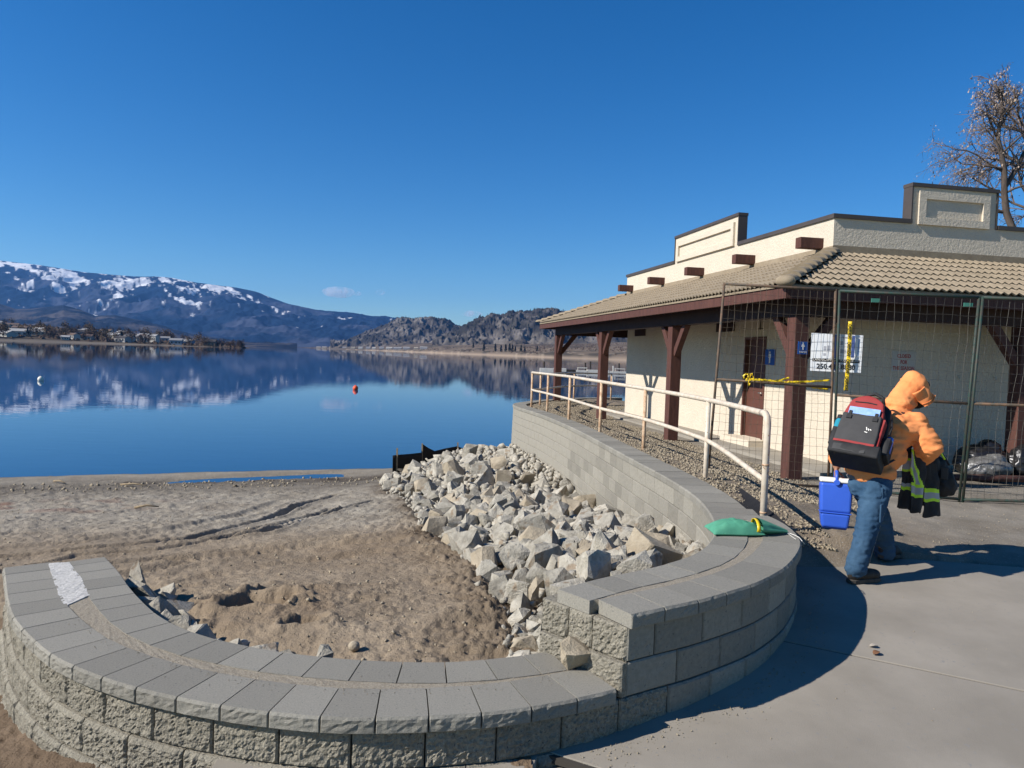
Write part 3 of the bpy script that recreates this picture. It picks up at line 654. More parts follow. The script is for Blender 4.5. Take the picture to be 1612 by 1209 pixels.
# inner face towards the riprap
HW = ([3.6, 4.5, 6.5, 8, 10.5, 12, 13.5, 17.5, 19, 26], [.12, .12, -.17, -.34, -.72, -.7, -.6, -.66, -1.2, -1.6])
def heap_wall(y): return np.interp(y, *HW)
raw_v, raw_f = [], []; cnt = 0
for k in range(11):
    z1 = .26 - .165 * k; js = joints(INP.L, .33, .33 if k % 2 else .165, .22)
    for a, b in zip(js[:-1], js[1:]):
        p = INP.P((a + b) / 2)
        if z1 < heap_wall(p[1]) - .12 or (p[0] > .25 and p[1] > 20.6): continue
        args = (INP, a, b, z1 - .165 + .0015, z1 - .0015, .004 * k, .15, -1)
        if p[1] < 12.6 and cnt < 215:
            block(*args, up_wall, 'block', M['block_smooth'], .0035, 4 if p[1] > 7 else 8, 3 if p[1] > 7 else 5, .006, seed=k * 7 + a, gap=.0025, tilt=True); cnt += 1
        else:
            v, f = block(*args, 'raw', '', None, .004, 2, 2, .007, seed=k * 7 + a, gap=.003, tilt=True)
            raw_f += [tuple(i + len(raw_v) for i in q) for q in f]; raw_v += v
far = link('far_block', raw_v, raw_f, M['block_smooth'], up_wall); far['kind'] = 'stuff'
_c = Path([INP.P(s) for s in np.linspace(s_in1 - .3, INP.L, 40)])
strip(_c, _c, -1, -1, .05, .30, .255, 1.7, 'wall_core', M['core'], up_wall, 0, 1, 80)
for o in list(up_wall.children):
    if o.name.startswith('wall_core') and o.data.vertices[0].co.y > 5: 
        for v in o.data.vertices: v.co.z += float(ztilt(v.co.y))

# ================================================================== WASHROOM BUILDING
M['stucco'] = mat('cream_stucco', (0.61, 0.555, 0.475), (0.57, 0.52, 0.445), 3, 0.9, 0.4, 55, bdist=.010, spec=.15, bump2=.5, b2scale=22)
M['stucco_trim'] = mat('smooth_cream_trim', (0.60, 0.55, 0.47), (0.57, 0.525, 0.45), 4, 0.85, 0.4, 60, bdist=.006, spec=.2)
M['timber'] = mat('brown_stained_timber', (0.105, 0.046, 0.036), (0.070, 0.031, 0.026), 5, 0.75, 0.5, 30, bdist=.006, spec=.3, stretch=(6, 6, .8), spots=((0.2, 0.12, 0.1), 60, .70))
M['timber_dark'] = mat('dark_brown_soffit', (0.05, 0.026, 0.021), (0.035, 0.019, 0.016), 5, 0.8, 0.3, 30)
M['cap_metal'] = mat('brown_metal_flashing', (0.075, 0.062, 0.056), (0.06, 0.05, 0.046), 3, 0.5, spec=.4)
M['tile'] = mat('tan_concrete_roof_tile', (0.29, 0.245, 0.185), (0.235, 0.195, 0.145), 9, 0.9, 0.5, 90, rand=.08, bdist=.005, spec=.2)
M['door'] = mat('brown_painted_door', (0.11, 0.045, 0.032), (0.09, 0.037, 0.027), 4, 0.55, spec=.4)
M['steel'] = mat('dull_steel', (0.4, 0.4, 0.4), None, rough=.4, metal=.8)
M['slab2'] = mat('porch_concrete', (0.30, 0.285, 0.255), (0.25, 0.235, 0.21), 2, .9, .4, 90, bdist=.006)
M['dark'] = mat('dark_void', (0.02, 0.016, 0.014), (0.014, 0.011, 0.01), 5, .8)
A2 = np.array((-.183, .983, 0)); A2 /= np.linalg.norm(A2); B2 = np.array((A2[1], -A2[0], 0)); Z2 = np.array((0, 0, 1.0)); BO = np.array((3.71, 9.73, 0))
def BP(a, b, z=0): return BO + A2 * a + B2 * b + Z2 * z
AX = (B2, A2, Z2)
def bbox(mb, a0, a1, b0, b1, z0, z1, m=0): return mb.box(BP((a0 + a1) / 2, (b0 + b1) / 2, (z0 + z1) / 2), (b1 - b0, a1 - a0, z1 - z0), AX, m)
bld = thing('washroom_building', 'cream stucco washroom building with tiled porch roof on brown timber posts', 'building', tuple(BP(5, 3, 0)))
WB, WA = 1.30, .66
mb = MB()
DA0, DA1, DZ0, DZ1 = 3.09, 3.87, .17, 1.98
bbox(mb, WA, DA0, WB, WB + .2, -.1, 2.36); bbox(mb, DA1, 10.39, WB, WB + .2, -.1, 2.36)
bbox(mb, DA0, DA1, WB + .001, WB + .2, DZ1, 2.36); bbox(mb, DA0, DA1, WB + .001, WB + .2, -.1, DZ0 - .001)
bbox(mb, WA, WA + .2, WB + .2, 9.0, -.1, 2.36); bbox(mb, 10.19, 10.39, WB + .2, 9, -.1, 2.36)
mb.build('wall', M['stucco'], bld)
# parapet behind the porch roof
mb = MB(); PA = 1.30
bbox(mb, PA, 10.6, WB, WB + .22, 2.9, 3.725); bbox(mb, PA, PA + .22, WB + .22, 9, 2.9, 3.725); bbox(mb, 10.38, 10.6, WB + .22, 9, 2.9, 3.725)
mb.build('parapet', M['stucco'], bld)
for q in ((PA - .03, 4.29, WB - .03, WB + .26), (7.33, 10.63, WB - .03, WB + .26), (PA - .03, PA + .25, WB + .26, 2.60), (PA - .03, PA + .25, 4.12, 9), (10.35, 10.63, WB + .26, 9)):
    mb = MB(); bbox(mb, *q, 3.726, 3.79); mb.build('parapet_flashing', M['cap_metal'], bld)
mb = MB(); bbox(mb, 1.5, 10.4, WB + .22, 9, 3.2, 3.3); mb.build('flat_roof', M['cap_metal'], bld)
def sign_panel(a0, a1, b0, b1, axis):
    mb = MB(); bbox(mb, a0, a1, b0, b1, 3.724, 4.29); p = mb.build('raised_panel', M['stucco'], bld)
    mb = MB(); bbox(mb, a0 - .03, a1 + .03, b0 - .03, b1 + .03, 4.291, 4.345)
    if axis == 'a':
        bbox(mb, a0 - .025, a0 - .001, b0 - .02, b1 + .02, 3.73, 4.29); bbox(mb, a1 + .001, a1 + .025, b0 - .02, b1 + .02, 3.73, 4.29)
    else:
        bbox(mb, a0 - .02, a1 + .02, b0 - .025, b0 - .001, 3.73, 4.29); bbox(mb, a0 - .02, a1 + .02, b1 + .001, b1 + .025, 3.73, 4.29)
    mb.build('panel_flashing', M['cap_metal'], p)
    mb = MB(); w = .11; t = .045
    if axis == 'a':
        for q in ((a0 + .13, a1 - .13, 4.08, 4.19), (a0 + .13, a1 - .13, 3.74, 3.85)): bbox(mb, q[0], q[1], b0 - t, b0 + .002, q[2], q[3])
        bbox(mb, a0 + .13, a0 + .24, b0 - t, b0 + .002, 3.851, 4.079); bbox(mb, a1 - .24, a1 - .13, b0 - t, b0 + .002, 3.851, 4.079)
    else:
        for q in ((b0 + .10, b1 - .13, 4.11, 4.23), (b0 + .10, b1 - .13, 3.72, 3.83)): bbox(mb, a0 - .034, a0 + .002, q[0], q[1], q[2], q[3])
        bbox(mb, a0 - .034, a0 + .002, b0 + .10, b0 + .22, 3.831, 4.109); bbox(mb, a0 - .034, a0 + .002, b1 - .25, b1 - .13, 3.831, 4.109)
    mb.build('panel_moulding', M['stucco'], p)
sign_panel(4.31, 7.31, WB - .003, WB + .14, 'a'); sign_panel(PA - .003, PA + .15, 2.60, 4.08, 'b')
for a in (1.62, 3.70, 5.82, 7.97, 10.15):
    mb = MB(); bbox(mb, a - .075, a + .075, WB - .385, WB + .02, 3.295, 3.46); mb.build('beam_end', M['timber'], bld, bevel=.008)
# porch frame
EB, EA, EF = -.40, -.34, 13.75
for a0, a1, b0, b1 in ((EA, EF, EB, EB + .045), (EA, EA + .045, EB + .046, 9.4), (EF - .045, EF, EB + .046, 3)):
    mb = MB(); bbox(mb, a0, a1, b0, b1, 2.335, 2.505); mb.build('fascia_board', M['timber'], bld, bevel=.004)
mb = MB(); bbox(mb, EA + .046, EF - .046, EB + .046, 9.3, 2.41, 2.44); mb.build('soffit', M['timber_dark'], bld)
for a0, a1, b0, b1 in ((-.1, 12.95, -.09, .09), (-.09, .09, .091, 9.2), (12.76, 12.94, .091, 3.0)):
    mb = MB(); bbox(mb, a0, a1, b0, b1, 2.14, 2.408); mb.build('beam', M['timber_dark'], bld, bevel=.006)
def post(a, b, dirs, w=.2):
    mb = MB(); bbox(mb, a - w / 2, a + w / 2, b - w / 2, b + w / 2, -.15, 2.138); p = mb.build('post', M['timber'], bld, bevel=.008)
    for da, db in dirs:
        mb = MB(); q0 = BP(a + da * .085, b + db * .085, 1.62); q1 = BP(a + da * .52, b + db * .52, 2.17)
        mb.bar(q0, q1, .105, .12); mb.build('brace', M['timber'], p, bevel=.005)
for a, b, d in ((0, 0, ((1, 0), (0, 1))), (4.05, 0, ((1, 0), (-1, 0))), (8.35, 0, ((1, 0), (-1, 0))), (12.84, 0, ((-1, 0), (0, 1))), (0, 3.42, ((0, 1), (0, -1))), (0, 7.2, ((0, 1), (0, -1)))): post(a, b, d)
# roof deck and tiles
RZ0, RZ1 = 2.52, 3.22
mb = MB()
e = [BP(EA - .02, EB - .02, RZ0 - .012), BP(EF, EB - .02, RZ0 - .012), BP(10.6, WB, RZ1 - .012), BP(PA, WB, RZ1 - .012)]
mb.prism(e, (0, 0, -.03)); e = [BP(EA - .02, 9.3, RZ0 - .013), BP(EA - .02, EB - .02, RZ0 - .013), BP(PA, WB, RZ1 - .013), BP(PA, 9.3, RZ1 - .013)]
mb.prism(e, (0, 0, -.03)); mb.prism([BP(EF, EB - .02, RZ0 - .012), BP(EF, 4, RZ0 - .012), BP(10.6, 4, RZ1 - .012), BP(10.6, WB, RZ1 - .012)], (0, 0, -.03))
mb.build('roof_deck', M['tile'], bld)
TW, RUN = .233, 1.70
SL = math.hypot(RUN, RZ1 - RZ0); TL = SL / 7
def tile_mesh():
    nx = 16; v = []; f = []
    for yy, lift in ((-.01, .030), (TL + .02, .006)):
        for i in range(nx + 1):
            x = i / nx * TW; ph = 2 * math.pi * 2 * i / nx
            v.append((x - TW / 2, yy, lift + .0135 * math.sin(ph) + .004 * math.sin(2 * ph)))
    for i in range(nx + 1): v.append((v[i][0], v[i][1] + .002, v[i][2] - .02))
    n = nx + 1
    for i in range(nx):
        f.append((i, i + 1, n + i + 1, n + i)); f.append((2 * n + i, 2 * n + i + 1, i + 1, i))
    me = bpy.data.meshes.new('roof_tile'); me.from_pydata(v, [], f); me.materials.append(M['tile']); me.polygons.foreach_set('use_smooth', [k % 2 == 0 for k in range(len(f))]); me.update(); me.set_sharp_from_angle(angle=math.radians(50)); return me
TM = tile_mesh(); spots_ = []
upL = B2 * RUN + Z2 * (RZ1 - RZ0); upL /= np.linalg.norm(upL); upF = A2 * RUN + Z2 * (RZ1 - RZ0); upF /= np.linalg.norm(upF)
for r in range(7):
    v0 = r / 7; vm = (r + .5) / 7
    a = EA + 1.64 * vm + TW * .5; k = 0
    lo, hi = EA - .02 + 1.62 * vm - .02, EF - (EF - 10.6) * vm
    x = lo + TW / 2 - (lo / TW % 1) * TW + TW
    while x + TW / 2 < hi:
        o = BP(x, EB - .03, RZ0) + upL * (TL * r); spots_.append((o, -A2, upL)); x += TW
    lo = EB - .02 + 1.70 * vm - .02; x = lo + TW / 2 - (lo / TW % 1) * TW + TW
    while x < 9.2:
        o = BP(EA - .03, x, RZ0) + upF * (TL * r); spots_.append((o, B2, upF)); x += TW
def tmat(o, X, Y):
    Zn = np.cross(X, Y); return Matrix(((X[0], Y[0], Zn[0], o[0]), (X[1], Y[1], Zn[1], o[1]), (X[2], Y[2], Zn[2], o[2]), (0, 0, 0, 1)))
def inview(o):
    return abs(o[0]) < .72 * o[1] + .3
spots_.sort(key=lambda q: (not inview(q[0]), np.hypot(*q[0][:2])))
bi = _world(bld).inverted(); stv, stf = [], []
tco = np.array([v.co for v in TM.vertices]); tfa = [tuple(p.vertices) for p in TM.polygons]
for i, (o, X, Y) in enumerate(spots_):
    mt = tmat(o, X, Y)
    if i < 290:
        t_ = bpy.data.objects.new('roof_tile', TM); COL.objects.link(t_); t_.parent = bld; t_.matrix_parent_inverse = bi; t_.matrix_basis = mt @ Matrix.Rotation(random.uniform(-.006, .006), 4, 'Y')
    else:
        w = np.array(mt) ; c = tco @ w[:3, :3].T + w[:3, 3]; stf += [tuple(k + len(stv) for k in f) for f in tfa]; stv += list(map(tuple, c))
ft = link('far_roof_tile', stv, stf, M['tile'], bld, smooth=True, sharp=50); ft['kind'] = 'stuff'
h0, h1 = BP(EA - .03, EB - .03, RZ0 + .02), BP(PA, WB, RZ1 + .02); hd = h1 - h0; hl = np.linalg.norm(hd); hd /= hl
hx = np.cross(hd, Z2); hx /= np.linalg.norm(hx); hn = np.cross(hx, hd)
def ridge(h0, hd, hx, hn, hl, n):
    for k in range(n):
        v, f = [], []; L = hl / n; 
        for t, lift, rr in ((-.02, .03, .125), (L + .02, .0, .105)):
            for j in range(9):
                a = math.pi * (j / 8) ; v.append(h0 + hd * (k * L + t) + hx * rr * math.cos(a) + hn * (rr * .62 * math.sin(a) + lift - .02))
        f = [(j, j + 1, 10 + j, 9 + j) for j in range(8)] + [tuple(range(8, -1, -1))] 
        link('ridge_tile', v, f, M['tile'], bld, smooth=True, sharp=45)
ridge(h0, hd, hx, hn, hl, 9)
mb = MB(); mb.ball(h0 + hd * .0 + hn * .01, (.13, .1, .075), 12, 6, (hx, hd, hn)); mb.build('hip_end_tile', M['tile'], bld, smooth=True)
g0, g1 = BP(EF, EB - .03, RZ0 + .02), BP(10.6, WB, RZ1 + .02); gd = g1 - g0; gl = np.linalg.norm(gd); gd /= gl; gx = np.cross(gd, Z2); gx /= np.linalg.norm(gx)
ridge(g0, gd, gx, np.cross(gx, gd), gl, 14)
mb = MB(); bbox(mb, PA - .012, 10.6, WB - .012, WB - .001, RZ1 - .03, RZ1 + .09); bbox(mb, PA - .012, PA - .001, WB, 9.2, RZ1 - .03, RZ1 + .1); mb.build('roof_flashing', M['tile'], bld)
# door with frame, sill and handle; dark vents; hooks
mb = MB(); bbox(mb, DA0 + .05, DA1 - .05, WB + .06, WB + .11, DZ0, DZ1 - .05); dr = mb.build('door', M['door'], bld)
mb = MB(); bbox(mb, DA0, DA0 + .049, WB - .012, WB + .12, DZ0, DZ1 - .051); bbox(mb, DA1 - .049, DA1, WB - .012, WB + .12, DZ0, DZ1 - .051); bbox(mb, DA0, DA1, WB - .012, WB + .12, DZ1 - .05, DZ1); mb.build('door_frame', M['door'], dr)
mb = MB(); mb.tube([BP(DA0 + .13, WB + .06, .98), BP(DA0 + .13, WB + .01, .98), BP(DA0 + .23, WB + .005, .98)], .011); mb.build('handle', M['steel'], dr, smooth=True)
mb = MB(); bbox(mb, DA0 - .15, DA1 + .15, WB - .34, WB + .0, -.05, DZ0 - .005); mb.build('door_step', M['stucco_trim'], bld)
for a in (4.66, 9.4):
    mb = MB(); bbox(mb, a - .37, a + .37, WB - .025, WB - .001, 2.10, 2.34); mb.build('vent', M['timber_dark'], bld)
for b, z in ((3.0, 1.42), (3.0, 1.05), (3.62, 1.42), (3.62, 1.05)):
    mb = MB(); mb.tube([BP(WA, b, z), BP(WA - .035, b, z), BP(WA - .04, b, z - .03), BP(WA - .03, b, z - .045)], .006, 6); mb.build('wall_hook', M['steel'], bld)
mb = MB(); mb.tube([BP(3.3, WB - .02, 2.1), BP(3.3, WB - .02, 2.28)], .008, 6); mb.tube([BP(3.38, WB - .02, 2.12), BP(3.2, WB - .02, 2.12)], .007, 6); mb.build('wall_bracket', M['timber_dark'], bld)
mb = MB(); bbox(mb, .2, 10.2, .55, WB - .001, -.1, .055); bbox(mb, .2, WA - .001, WB, 9, -.1, .056); pf = mb.build('porch_floor', M['slab2']); tag(pf, kind='structure')

# ------------------------------------------------------------------ signs on the building
M['blue'] = mat('blue_sign_face', (0.012, 0.085, 0.36), None, rough=.45); M['white'] = mat('white_paint', (0.78, 0.78, 0.77), None, rough=.55)
M['banner'] = mat('white_corrugated_sign', (0.72, 0.76, 0.82), (0.66, 0.70, 0.78), 8, .5); M['ink'] = mat('black_print', (0.012, 0.013, 0.018), None, rough=.5); M['red'] = mat('red_print', (0.35, 0.02, 0.025), None, rough=.5)
M['navy'] = mat('blue_print', (0.06, 0.10, 0.30), None, rough=.5)
def plate(parent, o, xd, yd, w, h, th, m, name='plate'):
    xd = np.array(xd) / np.linalg.norm(xd); yd = np.array(yd) / np.linalg.norm(yd); zd = np.cross(xd, yd); mb = MB()
    mb.box(np.array(o) - zd * th / 2, (w, h, th), (xd, yd, zd)); return mb.build(name, m, parent)
def figure(parent, o, xd, yd, s, m, dress=False):
    xd = np.array(xd); yd = np.array(yd); zd = np.cross(xd, yd); o = np.array(o) + zd * .0015
    q = lambda x, y: o + xd * x * s + yd * y * s
    mb = MB(); mb.prism([q(.09 * math.cos(t), .41 + .09 * math.sin(t)) for t in np.linspace(0, 6.28, 13)[:-1]], zd * .001)
    if dress: mb.prism([q(*p) for p in ((-.1, .29), (-.28, -.1), (-.09, -.1), (-.09, -.5), (.09, -.5), (.09, -.1), (.28, -.1), (.1, .29))][::-1], zd * .001)
    else: mb.prism([q(*p) for p in ((-.19, .29), (-.19, -.06), (-.11, -.06), (-.11, -.5), (.11, -.5), (.11, -.06), (.19, -.06), (.19, .29))][::-1], zd * .001)
    mb.build('pictogram', m, parent)
o = BP(2.93, WB - .02, 1.62)
s1 = thing('restroom_sign', 'tall blue plastic sign with a white figure on the cream wall by the brown door', 'sign', tuple(o))
plate(s1, o, -A2, Z2, .31, .27, .014, M['blue']); figure(s1, o, -A2, Z2, .2, M['white'])
o = BP(-.112, .012, 1.73)
s2 = thing('restroom_sign', 'small square blue sign with white lettering on the corner timber post', 'sign', tuple(o))
plate(s2, o, B2, Z2, .135, .165, .008, M['blue']); figure(s2, o + Z2 * .022, B2, Z2, .095, M['white'], True)
text_mesh('lettering', 'WOMEN', .03, M['white'], o + B2 * -.05 + Z2 * -.066 - A2 * .001, B2, Z2, s2, squeeze=.1)
o = BP(WA - .012, 2.09, 1.605)
s3 = thing('closed_sign', 'white notice reading closed for the season in red on the shaded wall', 'sign', tuple(o))
plate(s3, o, B2, Z2, .40, .29, .008, mat('faded_sign', (.50, .49, .48), None))
for i, (t_, w) in enumerate((('CLOSED', .22), ('FOR', .11), ('THE SEASON', .35))):
    text_mesh('lettering', t_, .075, M['red'], o + Z2 * (.055 - .088 * i) - B2 * (w / 2) - A2 * .001, B2, Z2, s3, squeeze=w, bold=.002)

# ------------------------------------------------------------------ temporary construction fence
M['fence_rust'] = mat('rusty_fence_tube', (0.16, 0.10, 0.065), (0.07, 0.065, 0.055), 14, .7, metal=.2)
M['fence_green'] = mat('green_fence_tube', (0.014, 0.048, 0.04), (0.05, 0.042, 0.034), 18, .6)
M['wire'] = mat('fence_wire', (0.075, 0.06, 0.045), (0.14, 0.115, 0.085), 30, .6, metal=.2)
M['wire2'] = mat('grey_fence_wire', (0.12, 0.118, 0.108), (0.06, 0.056, 0.05), 30, .6, metal=.2)
def fence(label, p0, p1, t0, t1, mids, m, wm, tubes, slack=.012, seed=0, group='temporary fence panels'):
    """p bottom corners, t top corners of one welded mesh panel in its tube frame"""
    p0, p1, t0, t1 = map(lambda q: np.array(q, float), (p0, p1, t0, t1))
    f = thing('fence_panel', label, 'fence', tuple((p0 + p1) / 2), group)
    q = lambda u, v: (p0 * (1 - u) + p1 * u) * (1 - v) + (t0 * (1 - u) + t1 * u) * v
    n = np.cross(p1 - p0, t0 - p0); n /= np.linalg.norm(n)
    for nm, a, b, r in tubes(q): mb = MB(); mb.tube([a, (a + b) / 2 + n * .004, b], r, 10); mb.build(nm, m, f, smooth=True)
    for v in mids: mb = MB(); mb.tube([q(0, v), q(.5, v), q(1, v)], .017, 8); mb.build('middle_rail', M['fence_rust'], f, smooth=True)
    mb = MB(); W = np.linalg.norm(p1 - p0); Hh = np.linalg.norm(t0 - p0); nv = int(W / .076); nh = int(Hh / .105); rs = random.Random(seed)
    for i in range(1, nv):
        u = i / nv; ph = rs.uniform(0, 6)
        mb.tube([q(u + .0045 * math.sin(v * 23 + ph) + .003 * rs.uniform(-1, 1), v) + n * (slack * math.sin(v * 9 + u * 7) + .006) for v in np.linspace(.01, .99, 15)], .0019, 3, cap=False)
    for j in range(1, nh):
        v = j / nh
        mb.tube([q(u, v + .002 * math.sin(u * 17 + j) + .0015 * rs.uniform(-1, 1)) + n * (slack * math.sin(v * 9 + u * 7) + .009) for u in np.linspace(.005, .995, 12)], .0017, 3, cap=False)
    o = mb.build('wire_mesh', wm, f); o['kind'] = 'stuff'; return f, q
def frame4(q): return [('fence_post', q(0, -.01), q(0, 1.004), .0155), ('fence_post', q(1, -.01), q(1, 1.004), .0155), ('top_rail', q(0, 1), q(1, 1), .017), ('bottom_rail', q(0, .015), q(1, .015), .017)]
fl, qL = fence('rusty brown mesh fence panel nearest the white railing', (2.46, 9.16, .03), (3.88, 8.98, .0), (2.56, 9.16, 2.47), (3.80, 8.86, 2.41), (.52,), M['fence_rust'], M['wire'], frame4, .02, 1)
fm, qM = fence('green tube mesh fence panel behind the worker with a rusty middle rail', (3.93, 8.96, .0), (5.17, 8.47, .0), (3.84, 8.84, 2.40), (5.25, 8.45, 2.34), (.485,), M['fence_green'], M['wire2'], frame4, .012, 2)
fr, qR = fence('green tube mesh fence panel at the right edge beside the porch post', (5.205, 8.46, .0), (7.6, 8.5, .0), (5.285, 8.44, 2.34), (7.65, 8.5, 2.34), (.485,), M['fence_green'], M['wire2'], frame4, .01, 3)
for f_, q_, u in ((fm, qM, .27), (fm, qM, .93)):
    mb = MB(); mb.box(q_(u, .962), (.1, .012, .045)); mb.build('rail_tag', mat('green_tag', (.05, .2, .16), None), f_)
# white sign tied to the fence
def on_fence(px, py, dy=0.04):
    P_, e1, e2 = qM(0, 0), qM(1, 0) - qM(0, 0), qM(0, 1) - qM(0, 0); n = np.cross(e1, e2); n /= np.linalg.norm(n); d = ray(px, py); n = n if n[1] > 0 else -n
    t_ = (n @ (P_ + n * dy - CO)) / (n @ d); return CO + d * t_
tl, tr, bl, br = on_fence(1277.5, 524), on_fence(1359, 528), on_fence(1275, 583.5), on_fence(1355, 587)
sg = thing('company_sign', 'white sign with blue stripes and a phone number tied behind the fence mesh', 'sign', tuple((bl + br) / 2))
sp = lambda u, v, o=0.0: (bl * (1 - u) + br * u) * (1 - v) + (tl * (1 - u) + tr * u) * v + sn * o
sn = np.cross(br - bl, tl - bl); sn /= np.linalg.norm(sn)
mb = MB(); mb.prism([sp(0, 0), sp(1, 0), sp(1, 1), sp(0, 1)], -sn * .006); mb.build('sign_board', M['banner'], sg)
def patch(u0, u1, v0, v1, m, name='print', e=.0012): mb = MB(); mb.prism([sp(u0, v0, e), sp(u1, v0, e), sp(u1, v1, e), sp(u0, v1, e)], sn * .0006); return mb.build(name, m, sg)
patch(.42, .53, .03, .98, M['navy'], 'blue_stripe'); patch(.79, .85, .4, .98, M['navy'], 'blue_stripe'); patch(.91, .94, .45, .9, mat('pale_blue_print', (.25, .36, .6), None), 'blue_stripe')
patch(.04, .96, .255, .335, M['ink'], 'black_bar', .0014)
sx, sy = br - bl, tl - bl; sw = np.linalg.norm(sx); shh = np.linalg.norm(sy)
text_mesh('lettering', 'LANDSCAPING & IRRIGATION', .05, M['white'], sp(.055, .275, .003), sx, sy, sg, squeeze=sw * .88)
text_mesh('lettering', '250.485.8880', .085, M['ink'], sp(.125, .07, .003), sx, sy, sg, squeeze=sw * .76, bold=.002)
for u0, v0, w_, h_ in ((.25, .55, .05, .12), (.25, .42, .05, .06), (.57, .72, .06, .1), (.58, .5, .1, .1), (.6, .9, .1, .04), (.32, .55, .06, .14)): patch(u0, u0 + w_, v0, v0 + h_, mat('grey_print', (.36, .38, .45), None), 'print', .0013)
# caution tape
M['tape'] = mat('yellow_caution_tape', (0.80, 0.58, 0.015), (0.62, 0.45, 0.01), 6, .4, spec=.5)
def ribbon(name, pts, wdir, w, m, parent, twist=0.0, n=40, th=.0006, seed=0, crush=0.0):
    pts = np.array(pts, float); s = np.linspace(0, len(pts) - 1, n); c = np.stack([np.interp(s, range(len(pts)), pts[:, k]) for k in range(3)], 1)
    for _ in range(2): c[1:-1] = (c[:-2] + 2 * c[1:-1] + c[2:]) / 4
    wd = np.array(wdir, float); wd /= np.linalg.norm(wd); t = np.gradient(c, axis=0); t /= np.linalg.norm(t, axis=1)[:, None]; v = []
    nd = np.cross(t, wd); nd /= np.linalg.norm(nd, axis=1)[:, None]
    for i in range(n):
        a = twist * math.sin(i * .7 + seed) ; d = wd * math.cos(a) + nd[i] * math.sin(a); k = 1 - crush * abs(math.sin(i * .9 + seed))
        for u in (-.5, -.17, .17, .5): v.append(c[i] + d * w * u * k + nd[i] * crush * .012 * math.sin(u * 9 + i * .5))
    o = link(name, v, grid_faces(n, 4)[:, ::-1].tolist() if True else None, m, parent, smooth=True)
    sd = o.modifiers.new('s', 'SOLIDIFY'); sd.thickness = th; return o
def LF(px, py, dy=-.03):
    e1, e2 = qL(1, 0) - qL(0, 0), qL(0, 1) - qL(0, 0); n = np.cross(e1, e2); n /= np.linalg.norm(n); n = n if n[1] > 0 else -n; d = ray(px, py)
    return CO + d * ((n @ (qL(0, 0) + n * dy - CO)) / (n @ d))
tp = thing('caution_tape', 'yellow caution tape knotted and strung level across the rusty fence panel', 'tape', tuple(LF(1235, 600)))
ribbon('tape_strand', [LF(1180, 597), LF(1205, 599), LF(1230, 602), LF(1245, 603)], Z2, .045, M['tape'], tp, .5, 30, seed=1, crush=.4)
ribbon('tape_strand', [LF(1240, 601), LF(1262, 601), LF(1285, 600), LF(1306, 598.5)], Z2, .028, M['tape'], tp, .5, 26, seed=2, crush=.3)
ribbon('tape_strand', [LF(1240, 603), LF(1262, 606), LF(1290, 611), LF(1304, 613)], Z2, .04, M['tape'], tp, .6, 26, seed=3, crush=.4)
ribbon('tape_strand', [LF(1215, 600), LF(1228, 598.5), LF(1243, 594.5)], Z2, .035, M['tape'], tp, .7, 18, seed=5, crush=.5)
ribbon('tape_knot', [LF(1170, 594), LF(1176, 588), LF(1182, 592), LF(1180, 603), LF(1174, 597), LF(1184, 587.5), LF(1187, 600), LF(1178, 596), LF(1180, 607)], (.3, -.5, .8), .05, M['tape'], tp, 1.2, 50, seed=4, crush=.4)
for k, (x, y) in enumerate(((1192, 600.5), (1222, 603), (1272, 609))): text_mesh('lettering', 'CAUTION', .03, M['ink'], LF(x, y, -.048), LF(x + 20, y + 1.5, -.048) - LF(x, y, -.048), Z2, tp, squeeze=.16)
tv = thing('caution_tape', 'yellow caution tape hanging straight down in front of the white sign', 'tape', tuple(on_fence(1337, 615, -.03)))
top_, bot_ = on_fence(1338.5, 506, -.03), on_fence(1331.5, 615, -.03)
ribbon('tape_strand', [top_, on_fence(1337.5, 540, -.03), on_fence(1335, 575, -.03), bot_], sx, .05, M['tape'], tv, .25, 36, seed=7, crush=.15)
CN = np.array((.2, .98, 0))
for k in range(4):
    c = top_ + (bot_ - top_) * (.04 + .25 * k); text_mesh('lettering', 'CAUTION', .045, M['ink'], c - sx / sw * .017 - CN * .014, bot_ - top_, sx, tv, squeeze=.17, bold=.002)

# ------------------------------------------------------------------ pipe railing
M['pipe'] = mat('worn_white_painted_pipe', (0.62, 0.575, 0.50), (0.50, 0.43, 0.35), 12, .5, .2, 60, bdist=.003, spots=((0.30, 0.17, 0.09), 34, .66))
M['pipe_rust'] = mat('rust_stained_pipe', (0.60, 0.46, 0.33), (0.40, 0.25, 0.15), 16, .6, .2, 60, bdist=.003, spots=((0.2, 0.09, 0.05), 40, .6))
rl = thing('pipe_railing', 'white painted pipe railing with two rails along the curved wall', 'railing', (2.0, 8, .2))
RP = [(2.12, 6.12, .06), (2.13, 8.02, .17), (1.83, 10.15, .22), (1.43, 11.85, .22), (1.09, 13.95, .22), (.78, 16.05, .2), (.48, 17.75, .19), (.75, 19.5, .15), (1.95, 23.3, .1), (3.3, 24.7, .1)]
RT = [aty(1206, 652, 6.12)[2], aty(1118, 630, 8.02)[2], aty(1016, 612, 10.15)[2], aty(947, 601, 11.85)[2], aty(897, 593, 13.95)[2], aty(862, 589, 16.05)[2], aty(835.5, 586, 17.75)[2], 1.02, 1.0, .98]
rp3 = np.array([(x, y, z) for (x, y, _), z in zip(RP, RT)])
spx = Path([p[:2] for p in RP], sub=10); su = [spx.near(p) for p in RP]
def rail(fr, z_of, name, r, s0=0.0):
    s = np.linspace(s0, spx.L, 120); xy = spx.P(s); z = np.interp(s, su, z_of); z[1:-1] = (z[:-2] + 2 * z[1:-1] + z[2:]) / 4
    mb = MB(); mb.tube([(a[0], a[1], b) for a, b in zip(xy, z)], r, 10); mb.build(name, M['pipe'], rl, smooth=True)
